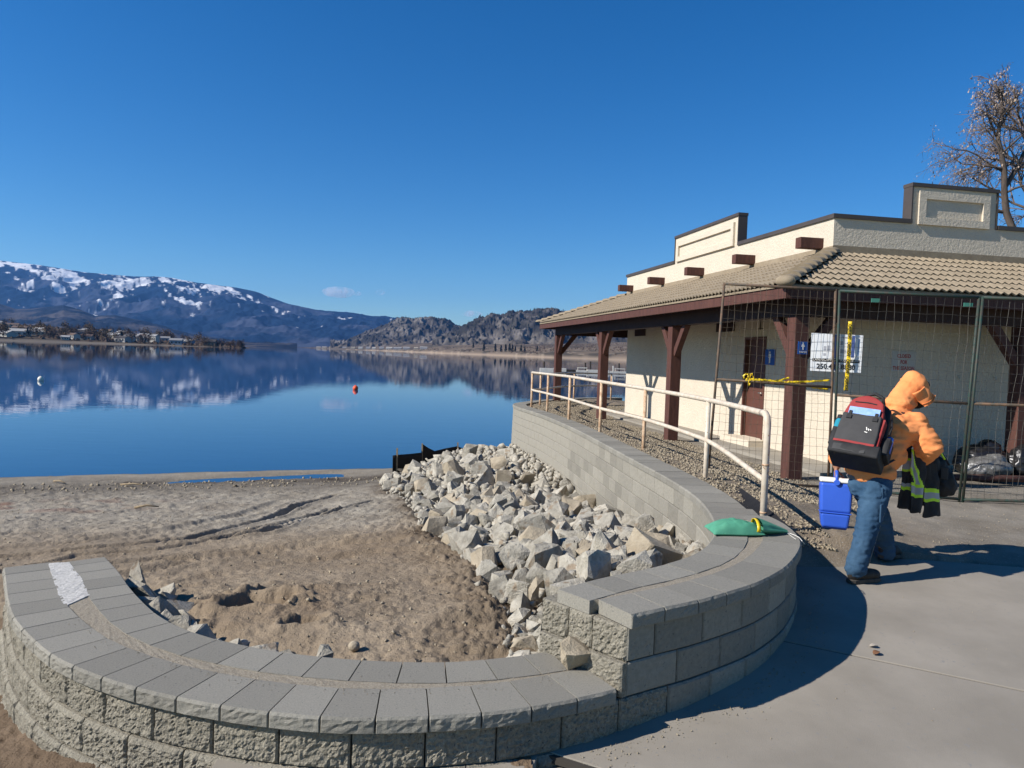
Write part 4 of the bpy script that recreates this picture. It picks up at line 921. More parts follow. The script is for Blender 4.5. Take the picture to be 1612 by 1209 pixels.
ztop = np.array(RT); ztop2 = ztop.copy()
rail(0, ztop, 'top_rail', .027, .06); zb = np.array([p[2] for p in RP])
zmid = zb + (ztop - zb) * np.array([.47, .53, .53, .53, .54, .54, .55, .55, .55, .55])
rail(0, zmid, 'middle_rail', .025, .0)
for i, (p, zt_) in enumerate(zip(RP, RT)):
    mb = MB()
    if i == 0:
        b_ = np.array((p[0], p[1])); q_ = spx.P(.16); mb.tube([(p[0], p[1], p[2] - .3), (p[0], p[1], zt_ - .09), (p[0], p[1] + .02, zt_ - .025), (p[0] + (q_[0] - p[0]) * .4, p[1] + .08, zt_ + .004), (q_[0], q_[1], float(np.interp(.16, su, ztop)))], .0285, 12)
    else: mb.tube([(p[0], p[1], p[2] - .3), (p[0], p[1], zt_)], .026, 10)
    mb.build('rail_post', M['pipe'] if i < 2 else M['pipe_rust'], rl, smooth=True)
    if i == 0:
        for z in (zt_ - .42, p[2] + .22):
            mb = MB(); mb.tube([(p[0], p[1], z - .008), (p[0], p[1], z + .008)], .0305, 12); mb.build('weld_ring', M['pipe_rust'], rl, smooth=True)

# ================================================================== ROCKS, GRAVEL AND LOOSE THINGS
M['rock'] = mat('pale_granite', (0.43, 0.412, 0.365), (0.27, 0.256, 0.222), 14, .92, .9, 70, rand=.24, bdist=.012, spec=.2, bump2=.5, b2scale=16, spots=((0.27, 0.21, 0.145), 9, .60))
M['rock_tan'] = mat('tan_granite', (0.42, 0.37, 0.29), (0.30, 0.26, 0.2), 8, .92, .8, 70, bdist=.012, spec=.2, bump2=.4, b2scale=16)
M['pebble'] = mat('gravel_stone', (0.37, 0.325, 0.25), (0.24, 0.21, 0.165), 22, .95, .5, 90, bdist=.006, spec=.15)
def hull(n, rs, flat=1.0):
    bm = bmesh.new()
    for _ in range(n):
        v = np.array([rs.gauss(0, 1) for _ in range(3)]); v /= np.linalg.norm(v); v = np.sign(v) * np.abs(v) ** .5; v *= rs.uniform(.74, .98)
        bm.verts.new(v * (1, 1, flat))
    r = bmesh.ops.convex_hull(bm, input=bm.verts)
    bmesh.ops.delete(bm, geom=[g for g in r['geom_interior'] if isinstance(g, bmesh.types.BMVert)], context='VERTS')
    bmesh.ops.dissolve_limit(bm, angle_limit=math.radians(14), verts=bm.verts, edges=bm.edges)
    me = bpy.data.meshes.new('rock'); bm.to_mesh(me); bm.free(); return me
_rs = random.Random(5)
def chip(me, seed):
    bm = bmesh.new(); bm.from_mesh(me); bmesh.ops.triangulate(bm, faces=bm.faces); bmesh.ops.subdivide_edges(bm, edges=bm.edges[:], cuts=2, use_grid_fill=True)
    co = np.array([v.co for v in bm.verts]); d = .085 * fbm(co[:, 0] * 2.6 + seed, co[:, 1] * 2.6, co[:, 2] * 2.6, 3, .6); nn = co / np.linalg.norm(co, axis=1)[:, None]
    for v, c in zip(bm.verts, co + nn * d[:, None]): v.co = c
    bmesh.ops.triangulate(bm, faces=bm.faces); out = bpy.data.meshes.new('rock'); bm.to_mesh(out); bm.free(); return out
ROCKS = []
for k in range(22):
    me = chip(hull(_rs.choice((12, 14, 17, 20)), _rs), k); me.materials.append(M['rock']); ROCKS.append(me)
def simple(me):
    bm = bmesh.new(); bm.from_mesh(me); bmesh.ops.triangulate(bm, faces=bm.faces); v = np.array([q.co for q in bm.verts]); bm.verts.index_update(); f = np.array([[q.index for q in t.verts] for t in bm.faces]); bm.free(); return v, f
ROCKS_TAN = []
for k in range(5):
    me = ROCKS[k * 3].copy(); me.materials.clear(); me.materials.append(M['rock_tan']); ROCKS_TAN.append(me)
SMALL = [simple(hull(_rs.choice((7, 8, 9)), _rs)) for _ in range(10)]
def rand_rot(rs):
    q = Quaternion((rs.gauss(0, 1), rs.gauss(0, 1), rs.gauss(0, 1), rs.gauss(0, 1))).normalized(); return q
def scatter_mesh(name, pts, sizes, m, kind, seed=1, squash=.75, parent=None):
    rs = np.random.RandomState(seed); V, Fc, n = [], [], 0
    for p, s in zip(pts, sizes):
        v, f = SMALL[rs.randint(len(SMALL))]; q = rs.normal(size=4); q /= np.linalg.norm(q); w, x, y, z = q
        Rm = np.array([[1 - 2 * (y * y + z * z), 2 * (x * y - z * w), 2 * (x * z + y * w)], [2 * (x * y + z * w), 1 - 2 * (x * x + z * z), 2 * (y * z - x * w)], [2 * (x * z - y * w), 2 * (y * z + x * w), 1 - 2 * (x * x + y * y)]])
        V.append((v * (1, rs.uniform(.6, 1), squash * rs.uniform(.7, 1))) @ Rm.T * s + p); Fc.append(f + n); n += len(v)
    o = link(name, np.concatenate(V), np.concatenate(Fc), m, parent); o['kind'] = kind; return o
def heap_t(x, y): return (x - toe(y)) / np.maximum(.05, xwall(y) - toe(y))
def heap_z(x, y):
    x = float(x); y = float(y); return float(_hz.ev(x, y))
class _HZ:
    def __init__(s):
        s.y = np.linspace(3.6, 19.8, 330); s.u = np.linspace(-.3, 1.1, 60)
        Y = np.repeat(s.y[:, None], 60, 1); X = toe(s.y)[:, None] + (xwall(s.y) - toe(s.y))[:, None] * s.u[None, :]
        sz = sand_z(X, Y, False); t = np.clip(s.u, 0, 1)[None, :]; hw = heap_wall(s.y)[:, None]; sz = sand_z(toe(s.y), s.y, False)[:, None]
        lim = np.minimum(np.interp(s.y, [3.6, 4.2, 5.2], [.02, .12, .3]), .16)[:, None]
        s.z = sz + (hw - sz) * t ** .75 + lim * np.sin(np.pi * np.minimum(1, t * 1.1)) * .9
    def ev(s, x, y):
        u = (x - float(toe(y))) / max(.05, float(xwall(y) - toe(y))); i = (y - s.y[0]) / (s.y[1] - s.y[0]); j = (u - s.u[0]) / (s.u[1] - s.u[0])
        i = min(max(i, 0), 328.999); j = min(max(j, 0), 58.999); a, b = int(i), int(j); fi, fj = i - a, j - b; z = s.z
        return (z[a, b] * (1 - fi) + z[a + 1, b] * fi) * (1 - fj) + (z[a, b + 1] * (1 - fi) + z[a + 1, b + 1] * fi) * fj
_hz = _HZ()
rs = random.Random(21); pts = []
def blocked(x, y): return y < 3.75 + max(0, x - .25) * .9 or y > 19.4
tries = 0
while tries < 16000:
    tries += 1
    y = 3.8 + 15.6 * rs.random() ** 1.25; x = toe(y) - .12 + rs.random() * (xwall(y) - toe(y) + .1)
    if blocked(x, y): continue
    big = rs.random(); r = (.07 + .05 * rs.random() if big < .72 else .12 + .065 * rs.random()) * (1.0 if y > 7 else .95)
    if y < 4.5: r *= .62
    r = min(r, 1.0 * abs(xwall(y) - x) + .06)
    if all((x - a) ** 2 + (y - b) ** 2 > (.78 * (r + c)) ** 2 for a, b, c in pts): pts.append((x, y, r))
pts.sort(key=lambda p: -p[2] / p[1]); print('rocks', len(pts))
GEN = 'pale grey angular rock in the riprap heap below the curved block wall'
def rock(x, y, z, r, label=GEN, group='riprap rocks along the block wall', me=None, rot=None, sc=None, m=None, name='rock'):
    me = me or rs.choice(ROCKS)
    if m:
        me = me.copy(); me.materials.clear(); me.materials.append(m)
    o = bpy.data.objects.new(name, me); COL.objects.link(o); o.location = (x, y, z); o.rotation_mode = 'QUATERNION'; o.rotation_quaternion = rot or rand_rot(rs)
    o.scale = sc or tuple(r * rs.uniform(.72, 1.2) for _ in range(3)); return tag(o, label, 'rock', group)
singles = [  # a few that stand out
    (onz(1005, 838, -.12), (.21, .1, .1), Quaternion((0, 1, 0), math.radians(-38)), 'long pale rock leaning up against the block wall'),
    (onz(808, 932, -.27), (.135, .12, .12), None, 'large squarish pale boulder at the foot of the riprap beside the dirt'),
    (onz(985, 872, -.10), (.13, .12, .10), None, 'broad blocky rock close behind the upper wall cap'),
    (onz(740, 735, -.85), (.22, .18, .22), Quaternion((0, 0, 1), .5), 'square white block of rock near the top of the heap by the silt fence')]
spos = []
for p, sc, rot, lab in singles:
    z = heap_z(p[0], p[1]) if True else p[2]; spos.append(p); rock(p[0], p[1], max(z, p[2]) + sc[2] * .62, .1, lab, None, rot=rot, sc=sc)
n = 0; rest = []
for x, y, r in pts:
    if any((x - p[0]) ** 2 + (y - p[1]) ** 2 < (r * .9 + .09) ** 2 for p in spos): continue
    z = heap_z(x, y) + r * rs.uniform(.05, .45)
    if n < 290:
        t = heap_t(x, y); zone = 'at the dirt edge of the riprap' if t < .25 else ('close under the block wall' if t > .75 else 'in the middle of the riprap')
        far_ = 'near the planter end' if y < 6 else ('halfway along it' if y < 10.5 else 'toward its lake end'); sz_ = 'large' if r > .13 else ('medium' if r > .09 else 'small')
        tan_ = rs.random() < .13; rock(x, y, z, r * 1.18, f"{sz_} {'tan' if tan_ else 'pale'} angular rock {zone}, {far_}", me=rs.choice(ROCKS_TAN) if tan_ else None); n += 1
    else: rest.append(((x, y, z), r * 1.1))
fill = []
for _ in range(3200):
    y = 3.75 + 15.8 * rs.random() ** 1.2; x = toe(y) - .22 + rs.random() * (xwall(y) - toe(y) + .26)
    if blocked(x, y): continue
    edge = heap_t(x, y) < .08
    fill.append(((x, y, heap_z(x, y) - .02 + .05 * rs.random()), rs.uniform(.03, .085) * (.6 if edge or y < 4.6 else 1)))
fill += rest
tag(scatter_mesh('riprap_rubble', [f[0] for f in fill], [f[1] for f in fill], M['rock'], 'stuff', 3), 'small broken rubble filling the gaps of the riprap heap')
# dark bedding under the heap
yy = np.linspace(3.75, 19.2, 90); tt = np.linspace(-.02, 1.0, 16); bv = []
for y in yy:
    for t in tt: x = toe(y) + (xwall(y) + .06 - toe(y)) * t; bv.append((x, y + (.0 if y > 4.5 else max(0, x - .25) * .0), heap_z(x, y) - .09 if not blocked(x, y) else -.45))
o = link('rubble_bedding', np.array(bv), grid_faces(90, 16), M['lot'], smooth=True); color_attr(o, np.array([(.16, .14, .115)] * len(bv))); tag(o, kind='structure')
# rocks in the shade of the low wall
for k in range(24):
    s = LIP.near((-2.62, 4.92)) + (LIP.near((-.98, 3.6)) - LIP.near((-2.62, 4.92))) * (k / 23 + rs.uniform(-.03, .03)); row = k % 2
    p = LIP.P(s) - LIP.N(s) * (.12 + .17 * row + rs.uniform(-.03, .03)); r = rs.uniform(.065, .12) * (1 - .25 * k / 23)
    z = sand_z(np.array([p[0]]), np.array([p[1]]), False)[0]
    rock(p[0], p[1], -.02 - .6 * (.12 + .17 * row) - r * .32, r * 1.15, 'dark shaded broken rock piled along the inside of the low curved wall', 'rocks behind the low wall')
z = sand_z(np.array([-2.33]), np.array([4.82]), False)[0]
bm = bmesh.new(); [bm.verts.new(v) for v in ((-1, -.7, -.6), (1.05, -.6, -.6), (.9, .7, -.6), (-.8, .8, -.6), (-.75, -.5, .2), (1.0, -.3, .0), (.8, .5, .05), (-.3, .1, 1.35), (-.55, .4, .9))]; bmesh.ops.convex_hull(bm, input=bm.verts); me = bpy.data.meshes.new('rock'); bm.to_mesh(me); bm.free(); me.materials.append(M['rock_tan'])
rock(-2.33, 4.82, z + .10, .1, 'pointed tan rock standing up sunlit behind the low wall', None, me=me, rot=Quaternion((0, 0, 1), .2), sc=(.115, .10, .125))
p = LIP.P(LIP.near((-.95, 3.62))) - LIP.N(LIP.near((-.95, 3.62))) * .13; z = sand_z(np.array([p[0]]), np.array([p[1]]), False)[0]
rock(p[0], p[1], z + .075, .1, 'small cube shaped white rock touching the inner edge of the low wall', None, rot=Quaternion((.2, .3, 1), .4), sc=(.06, .055, .085))
z = sand_z(np.array([-.8]), np.array([3.93]), False)[0]; mb = MB(); mb.ball((-.8, 3.93, z + .025), (.032, .03, .028), 12, 8); tag(mb.build('pebble', M['rock_tan'], smooth=True), 'round pale pebble lying alone on the dirt behind the low wall', 'stone')
rock(.36, 3.585, .065, .1, 'tan boulder resting on the low cap against the step of the taller wall', None, me=chip(hull(26, random.Random(77)), 3), rot=Quaternion((.1, .3, 1), .6), sc=(.105, .085, .08), m=M['rock_tan'])
# loose stones and clods on the sand; gravel behind the railing
rs2 = np.random.RandomState(4)
def sprinkle(n, gen, size, name, m, zf, seed, label):
    xy = np.array([gen() for _ in range(n)]); S = [size() for _ in range(n)]; z = zf(xy[:, 0], xy[:, 1])
    P = [(x, y, c + s * .25) for (x, y), c, s in zip(xy, z, S)]
    return tag(scatter_mesh(name, P, S, m, 'stuff', seed), label)
def g1():
    while True:
        y = 3.7 + 12 * rs2.rand() ** 1.6; x = rs2.uniform(-.85, .1) * y
        if x < toe(y) + .05 and y > np.interp(x, [-3.1, -2.6, -2.1, -1.6, -1.1, -.3, .2], [5.4, 5.0, 4.35, 3.95, 3.72, 3.62, 3.8]): return x, y
sprinkle(1500, g1, lambda: .006 + .014 * rs2.rand() ** 3, 'loose_stones', M['pebble'], sand_z, 5, 'small stones and clods scattered over the sand')
def g1b():
    q = rs2.uniform(1.6, 3.6); x = rs2.uniform(-12, -2.5); y = 18.8 + (x + 3.2) * .36 - q; return x, y
sprinkle(700, g1b, lambda: .012 + .04 * rs2.rand() ** 3, 'shore_stones', M['pebble'], sand_z, 6, 'wave washed stones along the waterline')
def g2():
    while True:
        y = 6.0 + 17 * rs2.rand() ** 1.5; x = xwall(y) + .36 + rs2.rand() * 2.1 * min(1, .35 + (y - 5.5) * .25)
        if y > 7.6 or (x < 2.7 and rs2.rand() < .35): return x, y
sprinkle(22000, g2, lambda: .008 + .017 * rs2.rand() ** 1.8, 'gravel', M['pebble'], lot_z, 7, 'loose tan gravel bed between the wall and the building')
def g4():
    while True:
        x = rs2.uniform(.3, 4.2); y = 2.7 + 3.4 * rs2.rand()
        if y < SLAB_FAR(x) and y < np.interp(x, [.3, .6, 1.35, 1.7, 1.95, 2.1], [3.1, 3.3, 3.9, 4.3, 4.85, 6]): return x, y
sprinkle(260, g4, lambda: .0015 + .005 * rs2.rand() ** 4, 'pavement_grit', M['pebble'], pave_z, 12, 'specks of grit on the concrete pavement')
def g5():
    u = rs2.uniform(.25, 1) * LOP.L; o = .245 + rs2.normal() * .05; p = LOP.P(u) - LOP.N(u) * o; return p[0], p[1]
sprinkle(900, g5, lambda: .0012 + .0028 * rs2.rand() ** 2, 'spilled_sand', M['mortar'], lambda x, y: 0 * x + .0008, 14, 'sand grains spilled beside the mortar joint on the low wall cap')
def g6():
    u = rs2.uniform(ALL_OUT.near((.3, 3.25)), ALL_OUT.near((2.05, 5.4))); p = ALL_OUT.P(u) + ALL_OUT.N(u) * (.06 + abs(rs2.normal()) * .07); return p[0], p[1]
sprinkle(700, g6, lambda: .002 + .006 * rs2.rand() ** 3, 'base_grit', M['pebble'], pave_z, 15, 'grit and crumbs gathered along the foot of the curved wall')
def g3():
    while True:
        y = 5.9 + 4 * rs2.rand(); x = rs2.uniform(2.0, 7.2)
        if y > SLAB_FAR(x) + .05: return x, y
sprinkle(2600, g3, lambda: .003 + .008 * rs2.rand() ** 3, 'grit', M['pebble'], lot_z, 8, 'grit and crumbs on the compacted ground by the fence')

# silt fence by the water
M['geotex'] = mat('black_woven_silt_fabric', (0.008, 0.008, 0.010), (0.014, 0.014, 0.016), 9, .85, .3, 200, bdist=.004)
M['stake'] = mat('weathered_wood_stake', (0.30, 0.24, 0.16), (0.2, 0.16, 0.11), 20, .9)
sf = thing('silt_fence', 'black fabric silt fence sagging between wooden stakes at the top of the rocks', 'fence', tuple(aty(680, 735, 18.4)))
P_ = [((618, 745, 17.4), 717), ((624, 742, 17.5), 716), ((645, 740, 17.9), 714.5), ((663, 738, 18.3), 712.5), ((665, 738, 18.4), 699), ((674, 735, 18.6), 705), ((684, 733, 18.8), 710), ((700, 730, 19.1), 706), ((719, 724, 19.4), 702.5), ((727, 722, 19.6), 705), ((736, 720, 19.8), 710)]
fv = []
for (x, y, Y), ytop in P_:
    for t in np.linspace(0, 1, 7): q = aty(x, y + (ytop - y) * t, Y + .05 * math.sin(t * 3 + x)); fv.append(q - np.array((0, 0, .12 * (1 - t))))
fo = link('fabric', fv, grid_faces(len(P_), 7).tolist(), M['geotex'], sf, smooth=True); sd = fo.modifiers.new('s', 'SOLIDIFY'); sd.thickness = .008
for x, y0, y1, Y in ((624.5, 742, 705.5, 17.45), (664, 738, 698, 18.35), (720, 724, 696.5, 19.35)):
    mb = MB(); a, b = aty(x, y0 + 3, Y), aty(x + .8, y1, Y); mb.bar(a, b, .035, .035, up=(1, 0, 0)); mb.build('stake', M['stake'], sf)
for x, y, r in ((648, 741, 7), (632, 742, 5)):   # dark stones at its foot
    q = aty(x, y, 17.2); rock(q[0], q[1], q[2] + .02, .1, 'dark wet stone at the foot of the black silt fence', 'dark stones by the silt fence', sc=(.13, .1, .09), m=M['pebble'])
# twigs of driftwood on the beach
for i, (a, b) in enumerate((((85, 753), (103, 757)), ((190, 761), (232, 766)), ((212, 802), (250, 803)))):
    za = -1.35 if i < 2 else -1.0; p, q = onz(*a, za), onz(*b, za)
    for w in (p, q): w[2] = float(sand_z(np.array([w[0]]), np.array([w[1]]))[0]) + .025
    mb = MB(); mb.tube([p, (p + q) / 2 + (0, 0, .03), q], [.022, .018, .008], 6); tag(mb.build('driftwood', M['stake'], smooth=True), ('short pale driftwood stick near the far left waterline', 'long thin driftwood pole lying beside the puddle', 'straight bleached stick on the trampled sand')[i], 'driftwood')

# floating dock, buoys
DY = 140.0
dk = thing('floating_dock', 'white floating dock with benches and dark pilings out on the lake', 'dock', tuple(aty(920, 586, DY)))
M['dockw'] = mat('pale_dock_boards', (0.62, 0.60, 0.57), (0.5, 0.49, 0.46), 1, .8); M['pile'] = mat('dark_piling', (0.03, 0.025, 0.022), None, rough=.8)
def dbox(nm, x0, x1, ytop, ybot, m, dep=2.2, dy=0): 
    a, b = aty(x0, ytop, DY + dy), aty(x1, ytop, DY + dy); zb = aty(x0, ybot, DY + dy)[2]; zt = a[2]; mb = MB(); mb.box(((a[0] + b[0]) / 2, DY + dy, (zt + zb) / 2), (b[0] - a[0], dep, abs(zt - zb))); return mb.build(nm, m, dk)
for x0, x1 in ((850, 871), (872, 891)): dbox('dock_section', x0, x1, 579.2, 584.5, M['dockw'])
dbox('dock_section', 891.5, 905.5, 581.5, 585, M['pile']); dbox('dock_section', 906, 924, 582.5, 585.5, M['dockw']); dbox('dock_section', 924.5, 958, 582, 586, M['dockw']); dbox('dock_section', 958.5, 1003, 584.2, 587.2, M['dockw'])
for x0, x1, y in ((909, 924, 578.2), (968, 984, 579.8)):
    b_ = dbox('bench', x0, x1, y, y + 1.2, M['dockw'], .5, -.4)
    for x in (x0 + .6, x1 - .6): attach(dbox('bench_leg', x - .3, x + .3, y + 1.2, y + 5, M['dockw'], .3, -.4), b_)
for x, y0, y1 in ((856.5, 569, 588), (921.5, 571, 588), (929.5, 569, 588), (974.5, 572, 590)): mb = MB(); mb.tube([aty(x, y1, DY + 1.4), aty(x, y0, DY + 1.4)], .15, 8); mb.build('piling', M['pile'], dk)
mb = MB(); mb.tube([aty(965.5, 586, DY - 1), aty(965.5, 576, DY - 1)], .13, 8); mb.build('mooring_post', M['dockw'], dk)
def buoy(px, py, r, col, label):
    p = onz(px, py + r * 1170 / 55 * .6, -1.5); t_ = thing('buoy', label, 'buoy', (p[0], p[1], -1.5)); m = mat('buoy_plastic', col, None, rough=.45)
    mb = MB(); mb.ball((p[0], p[1], -1.5 + r * .55), (r, r, r * 1.08), 20, 14); mb.build('float', m, t_, smooth=True)
    mb = MB(); mb.tube([(p[0], p[1], -1.5 + r * 1.58), (p[0], p[1], -1.5 + r * 1.75)], r * .22, 10); mb.build('top_eye', m, t_, smooth=True)
buoy(64, 597, .20, (.72, .72, .66), 'round white buoy floating near the far left side of the lake'); buoy(559.5, 611, .20, (.75, .10, .03), 'round orange red buoy floating in the middle of the lake')

# green sandbag on the cap
M['sandbag'] = mat('green_woven_sandbag', (0.085, 0.33, 0.215), (0.065, 0.255, 0.17), 12, .6, .5, 220, bdist=.003, spec=.4, bump2=.3, b2scale=18)
sb = thing('sandbag', 'green woven sandbag with a yellow tie lying across the wall cap', 'sandbag', (1.7, 5.2, .33))
S0, S1 = onz(1117, 836, .34), onz(1197, 838, .34); sx_ = (S1 - S0)[:2]; sl = np.linalg.norm(sx_); ex = np.array((*(sx_ / sl), 0)); ey = np.array((-ex[1], ex[0], 0)); so = (S0 + S1) / 2; so[2] = .333
nu_, nv_ = 30, 20; gv = []
for s_ in (1, -1):
    for i in range(nu_):
        for j in range(nv_):
            u = -1 + 2 * i / (nu_ - 1); v = -1 + 2 * j / (nv_ - 1)
            pinch = 1 - .10 * (1 - abs(u) ** 3) * 0 - .13 * (1 - u * u) * 0; wv = v * (.105 + .022 * (abs(u) ** 6) - .03 * max(0, u) ** 2); xu = u * sl / 2 * (1 + .06 * abs(v) ** 5 * (u < 0))
            h = ((1 - abs(u) ** 2.4) ** .55) * ((1 - abs(v) ** 2.6) ** .55); n_ = .018 * float(fbm(u * 4.2, v * 3.4, 3, 3)) + .004 * math.sin(v * 14 + 2 * u) * max(0, u) ** 2
            z = .012 + (.078 * h + n_ * h if s_ > 0 else -.012 * min(1, 3 * h))
            gv.append(so + ex * xu + ey * wv + Z2 * z)
gf = grid_faces(nu_, nv_).tolist(); gf = [f[::-1] for f in gf]; gf += [[k + nu_ * nv_ for k in f[::-1]] for f in gf]
link('bag_body', gv, gf, M['sandbag'], sb, smooth=True)
T0, T1 = S1 - ex * .02, onz(1238, 839, .335); mb = MB(); tv_ = []; K = 9; NN = 26
for i in range(K):
    t = i / (K - 1); c = T0 * (1 - t) + T1 * t; w = .088 * (1 - t) ** .8 + .014 + (.012 if i == K - 1 else 0); hh = .040 * (1 - t) + .010
    for k in range(NN):
        a = 2 * math.pi * k / NN; pl_ = 1 + .14 * math.sin(a * 6 + 1.3 * t) * min(1, t * 4); tv_.append(np.array((c[0], c[1], .338)) + ey * math.cos(a) * w * pl_ + Z2 * (hh + math.sin(a) * hh * pl_))
link('gathered_neck', tv_, [(i * NN + k, i * NN + (k + 1) % NN, (i + 1) * NN + (k + 1) % NN, (i + 1) * NN + k) for i in range(K - 1) for k in range(NN)], M['sandbag'], sb, smooth=True)
ring = []
for j, off in enumerate((-.012, .012)):
    for k in range(NN):
        a = 2 * math.pi * k / NN; c = T0 + ex * (off - .015 + .012 * math.cos(a)); ring.append(np.array((c[0], c[1], .338)) + ey * math.cos(a) * .098 + Z2 * (.046 + math.sin(a) * .050))
rg = link('tie_band', ring, [(k, (k + 1) % NN, NN + (k + 1) % NN, NN + k) for k in range(NN)], M['tape'], sb, smooth=True); sd = rg.modifiers.new('s', 'SOLIDIFY'); sd.thickness = .003
mb = MB(); q = T1; mb.tube([q + Z2 * .006, onz(1250, 842, .338), onz(1258, 846, .334), onz(1263, 852, .325), onz(1266, 856, .30)], .0022, 5); mb.tube([q + Z2 * .006, onz(1247, 845, .337), onz(1253, 849, .333)], .0015, 5); mb.build('string', M['white'], sb)
# black landscape fabric showing behind the cap
fvv = []
for x, y in ((1128, 764), (1150, 782), (1170, 800), (1188, 818), (1196, 832)):
    p = onz(x, y, .31); 
    for t in (0, .33, .66, 1): fvv.append((p[0] + .28 * t, p[1] + .12 * t, .30 - .20 * math.sin(t * math.pi * .6) + .16 * t))
tag(link('fabric_scrap', fvv, grid_faces(5, 4)[:, ::-1].tolist(), M['geotex'], smooth=True), 'black landscape fabric tucked between the wall cap and the dirt by the last rail post', 'fabric')
# leaf and scrap on the pavement
def leaf(px, py, L, label, col, a):
    p = onz(px, py, 0); z = 0.0
    for _ in range(12): z = float(pave_z(0, onz(px, py, z)[1]))
    z += .003; p = onz(px, py, z); v, f = [], []
    for i in range(7):
        t = i / 6; w = L * .36 * math.sin(math.pi * t ** .8) 
        for s in (-1, 0, 1): x_, y_ = (t - .5) * L, s * w; v.append((p[0] + x_ * math.cos(a) - y_ * math.sin(a), p[1] + x_ * math.sin(a) + y_ * math.cos(a), z + .003 + .012 * abs(s) * math.sin(t * 3) + .006 * t))
    o = link('dry_leaf', v, grid_faces(7, 3).tolist(), mat('dry_leaf', col, None, rough=.8), smooth=True); s = o.modifiers.new('s', 'SOLIDIFY'); s.thickness = .0012; tag(o, label, 'leaf')
leaf(1380, 1030, .055, 'curled brown dead leaf lying on the concrete by the joint', (.17, .085, .045), .5); leaf(1375, 1019, .05, 'pale grey shrivelled leaf just above the brown leaf on the concrete', (.4, .37, .33), -.2)
# things lying behind the fence
M['bagk'] = mat('black_plastic_bag', (0.012, 0.012, 0.014), None, rough=.35, spec=.5); M['bagc'] = mat('clear_plastic_bag', (0.16, 0.165, 0.17), (0.09, 0.09, 0.095), 9, .25, .6, 40, spec=.7)
def bag(cx, cy, w, h, m, label, seed):
    mb = MB(); mb.ball((cx, cy, .055 + h * .42), (w * .5, w * .4, h * .42), 14, 10); mb.ball((cx + w * .15, cy, .05 + h * .75), (w * .22, w * .2, h * .25), 10, 8); mb.ball((cx - w * .2, cy - .02, .05 + h * .3), (w * .33, w * .33, h * .3), 10, 8)
    o = blob('garbage_bag', mb, .02, m, smooth_it=3, fold=.025, fscale=9 + seed); tag(o, label, 'garbage bag')
p = onz(1540, 748, .06); bag(p[0], p[1] - .2, .62, .34, M['bagc'], 'clear plastic bag of rubbish slumped against the shaded wall', 1)
bag(p[0] + .1, p[1] + .12, .7, .5, M['bagk'], 'black garbage bag behind the clear bag in the corner', 2); bag(p[0] + .62, p[1] - .05, .5, .55, M['bagk'], 'black garbage bag leaning beside the porch post', 3)
mb = MB(); mb.tube([aty(1478, 751, 9.75), aty(1550, 752.5, 9.75), aty(1660, 755, 9.75)], .045, 10); o = mb.build('timber_pole', M['timber'], smooth=True); tag(o, 'brown timber pole lying on the ground behind the green fence', 'pole')

# ================================================================== WORKER WITH BACKPACK, COOLER, JACKET AND BAG
M['skin'] = mat('skin', (0.32, 0.17, 0.11), (0.28, 0.145, 0.09), 12, .55)
M['hoodie'] = mat('orange_fleece_hoodie', (0.86, 0.325, 0.125), (0.80, 0.29, 0.105), 9, .95, .35, 240, bdist=.003, spec=.1)
M['denim'] = mat('blue_denim', (0.018, 0.052, 0.11), (0.05, 0.105, 0.185), 7, .9, .5, 300, bdist=.002, spec=.15, stretch=(1, 1, .5), lo=.3, hi=.7)
M['boot'] = mat('black_work_boot', (0.02, 0.018, 0.016), (0.035, 0.03, 0.027), 20, .65, .3, 90); M['sole'] = mat('grey_rubber_sole', (0.055, 0.05, 0.045), (0.08, 0.073, 0.065), 20, .85)
M['grey_shirt'] = mat('grey_undershirt', (.15, .15, .155), None, rough=.9)
M['black_nylon'] = mat('black_nylon', (0.017, 0.017, 0.019), (0.026, 0.026, 0.028), 12, .7, .4, 260, bdist=.002, spec=.3); M['grey_nylon'] = mat('dark_grey_nylon', (0.05, 0.05, 0.053), (0.04, 0.04, 0.043), 12, .75, .4, 260, bdist=.002)
M['red_nylon'] = mat('red_nylon', (0.30, 0.035, 0.035), (0.26, 0.028, 0.028), 12, .7, .4, 260, bdist=.002)
M['glove'] = mat('black_work_glove', (0.02, 0.02, 0.02), None, rough=.8)
Hd = np.array((.63, .777, 0)); Rt = np.array((.777, -.63, 0))
pp = lambda x, y, Y: aty(x, y, Y)
gz = lambda p: float(lot_z(np.array([p[0]]), np.array([p[1]]))[0]) if p[1] > SLAB_FAR(p[0]) else float(pave_z(0, p[1]))
root = thing('person', 'worker in an orange hoodie and blue jeans walking away with a backpack and a cooler', 'person', (2.75, 5.65, -.06))
pel = pp(1368, 748, 5.62); chest = pp(1402, 678, 5.74); neck = pp(1414, 640, 5.84); head = pp(1440, 614, 5.92)
shR = pp(1440, 668, 5.70); elR = pp(1462, 703, 5.63); wrR = pp(1453, 722, 5.74)
shL = pp(1372, 655, 5.98); elL = pp(1332, 700, 6.0); wrL = pp(1317, 733, 5.86)
hipR = pp(1380, 765, 5.55); knR = pp(1366, 828, 5.44); anR = pp(1348, 899, 5.40)
hipL = pp(1362, 765, 5.72); knL = pp(1388, 826, 5.88); anL = pp(1393, 872, 5.95)
